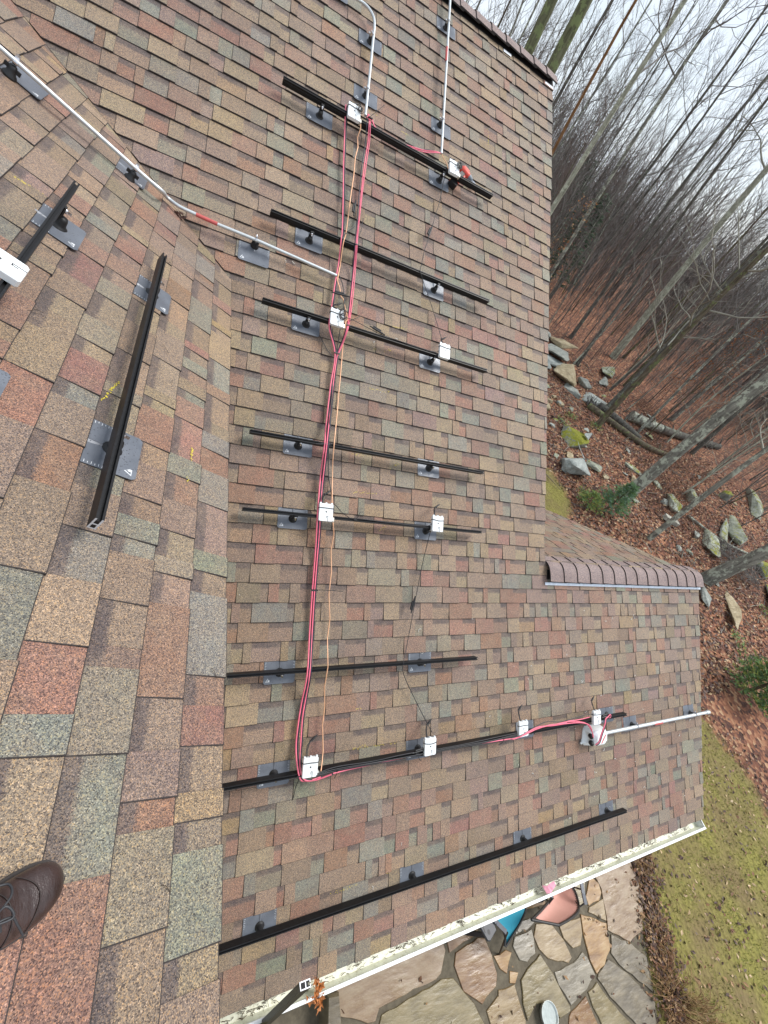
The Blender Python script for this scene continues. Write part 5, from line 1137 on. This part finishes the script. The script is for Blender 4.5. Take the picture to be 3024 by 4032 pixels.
evergreen('small blue green spruce at the foot of the thick lichened trunk', 13.75, 7.25, 1.35, .75, 260, r, [0, 1, 2, 2, 1])
evergreen('yellow green low shrub left of the small spruce', 12.75, 7.35, .60, .70, 150, r, [1, 3, 3, 0], nl=.07)
evergreen('soft green conifer bush at the right edge above the lawn', 14.75, .85, 1.6, 1.05, 420, r, [1, 1, 0, 3], nl=.10)
# low weeds and ferns in the litter
for i, (x, y, lab) in enumerate(((15.3, 12.6, 'low green weed patch right of the mossy boulder'), (14.4, 12.0, 'low green weed patch above the mossy boulder'), (16.6, 12.2, 'green fern tuft beside the rotten log'), (19.2, 3.1, 'bright green seedling patch below the lower mossy rock'), (16.4, 2.3, 'green weeds in the leaves above the conifer bush'))):
    mb = MB()
    for k in range(90): a = r.random() * 6.28; d = .35 * r.random() ** .5; leaf(mb, Vector((d * math.cos(a), d * math.sin(a), r.uniform(.03, .16))), r.uniform(.02, .05), Vector((r.gauss(0, .4), r.gauss(0, .4), 1)), r, r.choice([1, 3]), 3)
    tag(mb.build('weed_patch', NG, None, (x, y, terrain(x, y))), lab, 'weeds')
mb = MB()
for i in range(1500):                                        # reddish brown thicket of dead stems
    x, y = r.choice([(18.5, 9.5), (20.5, 11.0), (19.0, 8.0), (17.8, 7.6), (21.0, 12.5), (22.5, 10.5), (18.0, 5.0), (23.0, 15.0)]); x += r.gauss(0, .8); y += r.gauss(0, .8); z = terrain(x, y); h = r.uniform(.2, .75); dx, dy = r.gauss(0, .22), r.gauss(0, .22)
    mb.tube([(x, y, z), (x + dx * .5, y + dy * .5, z + h * .6), (x + dx, y + dy, z + h)], [.005, .004, .0015], 3, 0, False)
tag(mb.build('dead_stems', simple('rusty_stems', (.135, .072, .045), .8, var=.3)), 'thicket of thin rusty dead stems among the leaves', kind='stuff')

# ------------------------------------------------------------------ bare trees
def branch(mb, p, d, L, rr, r, lvl, maxl, sides, m=0, curl=.25, kids=(6, 5, 4)):
    pts = [p]; q = p.copy(); dd = d.normalized(); n = 6 if lvl == 1 else 4
    for i in range(n):
        dd = (dd + Vector((r.gauss(0, .20), r.gauss(0, .20), curl * .24 + r.gauss(0, .13)))).normalized(); q = q + dd * (L / n); pts.append(q.copy())
    mb.tube(pts, [rr * (1 - .82 * i / n) for i in range(n + 1)], sides, m, False)
    if lvl < maxl:
        for k in range(kids[lvl - 1]):
            f = .25 + .75 * (k + r.random()) / kids[lvl - 1]; i = min(n - 1, int(f * n)); b = pts[i].lerp(pts[i + 1], f * n - i)
            ax = (pts[i + 1] - pts[i]).normalized(); o = ax.orthogonal().normalized(); o = Matrix.Rotation(r.random() * 6.28, 3, ax) @ o
            branch(mb, b, ax * .75 + o * r.uniform(.45, .9) + Vector((0, 0, .18)), L * (1 - .55 * f) * r.uniform(.40, .62), rr * .46, r, lvl + 1, maxl, 3, m, curl, kids)
def tree_meshes(seed, H, R0, first, nb, bl, kids=(6, 5, 4), up=.9, maxl=3, trunk_m=B_GR, twig_m=B_TW, fork=False, wob=.012, twr=1.):
    r = random.Random(seed); mt, mc = MB(), MB()
    ax = []; q = Vector((0, 0, -.3)); n = 9; wx, wy = r.uniform(-1, 1), r.uniform(-1, 1)
    for i in range(n + 1):
        f = i / n; ax.append(Vector((wob * H * (math.sin(f * 5 + wx) - math.sin(wx)), wob * H * (math.sin(f * 4 + wy) - math.sin(wy)), -.3 + (H + .3) * f)))
    rad_ = [R0 * ((1.28 if i == 0 else 1) * (1 - .9 * (i / n) ** 1.15)) + .006 for i in range(n + 1)]
    mt.tube(ax, rad_, 10)
    for k in range(nb):
        f = first + (1 - first) * (k + r.random() * .8) / nb; f = min(.985, f); i = min(n - 1, int(f * n)); b = ax[i].lerp(ax[i + 1], f * n - i)
        a = k * 2.4 + r.uniform(-.6, .6); d = Vector((math.cos(a), math.sin(a), up * r.uniform(.5, 1.5)))
        branch(mc, b, d, bl * (1 - .55 * (f - first) / (1 - first)) * r.uniform(.6, 1.15), max(.012, rad_[i] * .38) * twr, r, 1, maxl, 4, 0, .3, kids)
    if fork:
        mt.tube([ax[1], ax[2] + Vector((.25, .1, 0)), ax[4] + Vector((.7, .3, 0)), ax[6] + Vector((1.2, .4, 0)), ax[8] + Vector((1.6, .5, 0))], [R0 * .6, R0 * .58, R0 * .45, R0 * .3, R0 * .1], 9)
    return mt.mesh('trunk', trunk_m), mc.mesh('crown', twig_m)
def plant(label, x, y, meshes, rz=0, sc=1., group=None, lean=(0, 0), name='bare_tree', cat='tree'):
    t = thing(name, label, cat, group); t.location = (x, y, terrain(x, y)); t.rotation_euler = (lean[0], lean[1], rz); t.scale = (sc, sc, sc)
    put('trunk', meshes[0], t); put('crown', meshes[1], t); return t
# the trunks one can single out
plant('thick lichened trunk rising right across the right side, beside the small spruce', 15.35, 8.0, tree_meshes(1, 21, .205, .42, 12, 4.5, trunk_m=B_GR), .4)
plant('forked lichened trunk leaning in from the lower right edge of the woods', 17.05, 4.5, tree_meshes(2, 17, .22, .45, 10, 4, trunk_m=B_GR, fork=True), 5.2, lean=(0, .06))
plant('thin straight trunk crossing in front of the leaves, right of the thick one', 15.26, 6.1, tree_meshes(3, 14, .085, .30, 16, 2.6, up=.4, trunk_m=B_GR, twig_m=B_TP, wob=.01), 1.)
plant('tall pale barked tree standing by the lichen covered rock, running to the right edge', 24.5, 20.9, tree_meshes(4, 24, .20, .42, 14, 5, trunk_m=B_PL, twig_m=B_TP), 2.)
plant('dark mossy trunk with pale spreading branches above the logs', 18.5, 13.9, tree_meshes(5, 16, .10, .16, 18, 4.2, up=.25, trunk_m=B_DK, twig_m=B_TP, kids=(5, 4, 3)), .3)
def polar(az, d): n_ = math.hypot(*az); return az[0] / n_ * d, az[1] / n_ * d
x, y = polar((.567, .824), 24); plant('pale trunk with lichen blotches beside the middle of the right roof edge', x, y, tree_meshes(6, 24, .125, .40, 14, 6, trunk_m=B_PL, twig_m=B_TW), 1.)
x, y = polar((.536, .844), 25); plant('slender orange brown trunk close to the right roof edge', x, y, tree_meshes(7, 24, .075, .5, 12, 4, trunk_m=B_OR, twig_m=B_TW), 2.)
x, y = polar((.434, .901), 17); plant('thick moss green trunk rising behind the top corner of the roof, left of two', x, y, tree_meshes(8, 22, .20, .48, 12, 4.5, trunk_m=B_MS, twig_m=B_TW), 3., lean=(0, -.02))
x, y = polar((.452, .892), 17.2); plant('thick moss green trunk rising behind the top corner of the roof, right of two', x, y, tree_meshes(9, 22, .22, .46, 12, 5, trunk_m=B_MS, twig_m=B_TW), 4., lean=(0, .03))
x, y = polar((.698, .716), 30); plant('dark straight trunk against the sky near the right edge', x, y, tree_meshes(10, 24, .10, .5, 14, 5, trunk_m=B_DK, twig_m=B_TD), 1.)
x, y = polar((.500, .866), 27); plant('dark grey trunk against the sky just right of the roof corner', x, y, tree_meshes(12, 24, .085, .5, 12, 4, trunk_m=B_DK, twig_m=B_TD), 2.)
x, y = polar((.619, .785), 29); plant('tall grey trunk with a curving side branch high in the sky', x, y, tree_meshes(13, 26, .11, .4, 14, 7, up=.3, trunk_m=B_GR, twig_m=B_TW), 2.6)
x, y = polar((.806, .591), 21); plant('mossy brown trunk low at the right edge among orange leaves', x, y, tree_meshes(14, 18, .12, .2, 16, 4, up=.35, trunk_m=B_BR, twig_m=B_TP, kids=(5, 4, 3)), .7)
for i, (x, y, lab) in enumerate(((19.2, 18.0, 'dark trunk leaning left above the tan boulder'), (19.8, 12.5, 'slim grey stem rising from beside the rotten log'), (22.6, 17.2, 'slim brown trunk beside the lichen covered elongated rock'), (20.6, 16.2, 'slender dark stem standing between boulders and logs'))):
    plant(lab, x, y, tree_meshes(20 + i, 15, (.10, .06, .10, .06)[i], .35, 14, 3, trunk_m=(B_DK, B_GR, B_BR, B_DK)[i], twig_m=B_TW, maxl=2), i * 1.7, lean=((0, -.10), (0, 0), (.03, .05), (0, .08))[i])
# understory trees with pale, spreading twigs
UND = [tree_meshes(40 + i, 7.5, .045, .25, 20, 2.8, up=.25, trunk_m=B_PL, twig_m=B_TP, kids=(5, 4, 3), wob=.02) for i in range(2)]
for i, (x, y, lab) in enumerate(((19.8, 8.7, 'small understory tree with pale twigs right of the thick trunk'), (22.5, 12.6, 'small understory tree with pale twigs by the dark log'), (23.8, 10.5, 'small pale twigged tree near the large lichen rock'), (21.3, 16.8, 'small pale twigged tree above the logs'), (26.5, 14.5, 'pale twigged understory tree deep at the right edge'), (24.2, 18.0, 'pale twigged understory tree in front of the tall pale trunk'))):
    plant(lab, x, y, UND[i % 2], i * 1.3, .8 + .12 * (i % 3), 'small understory trees')
# the woods: individuals of a few kinds
KD = (9, 7, 4)
KIND = [(tree_meshes(60, 22, .085, .34, 20, 4.4, KD, trunk_m=B_DK, twig_m=B_TW), 'tall dark bare tree in the woods'), (tree_meshes(61, 20, .065, .30, 22, 3.8, KD, trunk_m=B_GR, twig_m=B_TW), 'tall slim grey bare tree in the woods'),
        (tree_meshes(62, 23, .11, .36, 18, 5.2, KD, trunk_m=B_GR, twig_m=B_TW), 'stout grey bare tree in the woods'), (tree_meshes(63, 18, .055, .25, 24, 3.4, KD, up=1.3, trunk_m=B_DK, twig_m=B_TD), 'narrow dark bare tree with upswept branches in the woods'),
        (tree_meshes(64, 17, .06, .30, 20, 3.8, KD, trunk_m=B_BR, twig_m=B_TW), 'brown barked bare tree in the woods')]
SAP = [(tree_meshes(70 + i, 8 + i * 1.5, .030, .12, 30, 2.4, (7, 5, 3), up=1.5, trunk_m=(B_DK, B_BR, B_GR)[i], twig_m=(B_TW, B_TR, B_TW)[i], wob=.014), ('thin grey brown sapling with upright twigs in the woods', 'thin brown sapling with reddish twigs in the woods', 'taller grey sapling with fine twigs in the woods')[i]) for i in range(3)]
r = random.Random(2024); placed = []
def free(x, y, m_): return all((x - a) ** 2 + (y - b) ** 2 > m_ * m_ for a, b in placed)
n = 0
while n < 50:
    az = rad(r.uniform(20, 74)); d = 25 + 45 * r.random() ** .9
    x, y = d * math.cos(az), d * math.sin(az)
    if not free(x, y, 1.3): continue
    placed.append((x, y)); k = r.randrange(5)
    plant(KIND[k][1], x, y, KIND[k][0], r.random() * 6.28, r.uniform(.8, 1.15), 'bare trees of the woods', (r.gauss(0, .025), r.gauss(0, .025))); n += 1
n = 0
while n < 150:
    az = rad(r.uniform(16, 66)); d = 24 + 34 * r.random()
    x, y = d * math.cos(az), d * math.sin(az)
    if not free(x, y, .7): continue
    placed.append((x, y)); k = r.randrange(3)
    plant(SAP[k][1], x, y, SAP[k][0], r.random() * 6.28, r.uniform(.7, 1.25), 'saplings of the woods', (r.gauss(0, .05), r.gauss(0, .05)), 'sapling', 'sapling'); n += 1
# far wood that reads as one mass
mb = MB()
for i in range(900):
    az = rad(r.uniform(4, 84)); d = 40 + 70 * r.random() ** 1.2; x, y = d * math.cos(az), d * math.sin(az); z = terrain(x, y); H = r.uniform(5, 15) * (.75 if d < 55 else 1); R0 = r.uniform(.03, .075); lx, ly = r.gauss(0, .6), r.gauss(0, .6)
    mb.tube([(x, y, z - .3), (x + lx * .5, y + ly * .5, z + H * .5), (x + lx, y + ly, z + H)], [R0, R0 * .7, .015], 3, r.randrange(3), False)
    for k in range(26):
        f = r.uniform(.06, .98); c = Vector((x + lx * f, y + ly * f, z + H * f)); a = r.random() * 6.28; L = r.uniform(.9, 3.2) * (1.1 - .55 * f); dv = Vector((math.cos(a), math.sin(a), r.uniform(.3, 1.9))).normalized()
        mb.tube([c, c + dv * L * .5 + Vector((r.gauss(0, .2), r.gauss(0, .2), 0)), c + dv * L + Vector((0, 0, .2 * L))], [.022, .017, .006], 3, r.randrange(3), False)
tag(mb.build('far_woods', [B_TW, B_TD, B_TR]), 'mass of bare trunks and twigs in the far woods', kind='stuff')
mb = MB()
for i in range(7500):
    az = rad(r.uniform(4, 80)); d = 27 + 75 * r.random(); x, y = d * math.cos(az), d * math.sin(az); z = terrain(x, y); h = r.uniform(.8, 4.2) * (1 if d > 36 else .6); w = r.uniform(.008, .017) * (.5 + d / 60); dx, dy = r.gauss(0, .3) * h * .5, r.gauss(0, .3) * h * .5
    mb.tube([(x, y, z - .1), (x + dx * .35, y + dy * .35, z + h * .55), (x + dx, y + dy, z + h)], [w, w * .8, w * .3], 3, r.choice((0, 0, 1, 2, 2)), False)
tag(mb.build('understory_brush', [B_TW, B_TD, B_TR]), 'thin brush and seedlings filling the space between the far trunks', kind='stuff')
mb = MB()
for i in range(1150):
    az = rad(r.uniform(2, 86)); d = 85 + 85 * r.random(); x, y = d * math.cos(az), d * math.sin(az); z = terrain(x, y); H = r.uniform(4, 14); R0 = r.uniform(.05, .11); lx, ly = r.gauss(0, .6), r.gauss(0, .6)
    mb.tube([(x, y, z - .3), (x + lx, y + ly, z + H)], [R0, .02], 3, r.randrange(3), False)
    for k in range(24):
        f = r.random() ** 1.25 * .96 + .03; c = Vector((x + lx * f, y + ly * f, z + H * f)); a = r.random() * 6.28; L = r.uniform(1.2, 4.2) * (1.1 - .6 * f); dv = Vector((math.cos(a), math.sin(a), r.uniform(.2, 1.9))).normalized()
        mb.tube([c, c + dv * L], [.045, .015], 3, r.randrange(3), False)
tag(mb.build('distant_woods', [B_TW, B_TD, B_TR]), 'grey brown belt of bare trees on the horizon', kind='stuff')
# saplings that kept their leaves, dark conifers beyond
LFO = [simple('dry_leaf_%s' % nme, c, .6, 0, .3, .25, 3) for nme, c in (('rust', (.34, .13, .04)), ('buff', (.42, .26, .13)), ('copper', (.26, .09, .035)))]
def beech(label, x, y, H, n, ml, r, R0):
    t = thing('leafy_sapling', label, 'sapling', 'saplings that kept their dry leaves'); t.location = (x, y, terrain(x, y))
    m0, m1 = tree_meshes(r.randrange(999), H, .03, .15, 16, R0, up=.5, maxl=2, trunk_m=B_DK, twig_m=B_TW); put('trunk', m0, t); put('crown', m1, t)
    mb = MB()
    for i in range(n): a = r.random() * 6.28; f = r.uniform(.2, 1); d = R0 * r.random() ** .6 * (1.15 - f * .8); leaf(mb, Vector((d * math.cos(a), d * math.sin(a), H * f)), r.uniform(.04, .075), Vector((r.gauss(0, .8), r.gauss(0, .8), 1)), r, r.choice(ml), 3)
    mb.build('leaves', LFO, t)
beech('sapling with buff dry leaves close beside the right roof edge', 15.3, 20.3, 6.2, 210, [1, 1, 0], r, 1.3)
beech('rust orange leaved sapling at the right edge of the picture', 24.5, 14.8, 5.5, 380, [0, 0, 2], r, 1.9)
beech('second rust orange leaved sapling beside the first at the right edge', 27.5, 17.2, 6.0, 330, [0, 0, 2], r, 1.8)
beech('copper brown leaved sapling low among the trunks', 24.0, 16.2, 3.5, 160, [2, 0], r, 1.2)
NGD = [simple('dark_needle_%s' % nme, c, .7, 0, .2, .3, 8) for nme, c in (('black_green', (.030, .052, .026)), ('grey_green', (.055, .082, .045)))]
def conifer(label, x, y, H, R0, n, r):
    t = thing('conifer', label, 'tree', 'dark conifers in the woods'); t.location = (x, y, terrain(x, y)); mb = MB(); mb.tube([(0, 0, -.2), (0, 0, H)], [.02 * H, .01], 6); mb.build('trunk', B_DK, t); mb = MB()
    for i in range(n):
        z = H * (.12 + .86 * r.random()); R1 = R0 * (1 - z / H) ** .8 + .15; a = r.random() * 6.28; d = Vector((math.cos(a), math.sin(a), -.15)); c = Vector((0, 0, z)) + d * R1 * r.uniform(.3, 1)
        for k in range(3): e = (d + Vector((r.gauss(0, .6), r.gauss(0, .6), r.gauss(0, .3)))).normalized() * r.uniform(.3, .6); w = e.orthogonal().normalized() * .06; mb.add([c - w, c + w, c + e], [(0, 1, 2)], r.choice([0, 0, 1]))
    mb.build('crown', NGD, t)
x, y = polar((.62, .785), 38); conifer('dark green conifer among the bare trunks right of the roof edge', x, y, 6.5, 1.7, 330, r)
x, y = polar((.575, .818), 46); conifer('second dark green conifer, further back near the roof edge', x, y, 7.5, 2.0, 330, r)
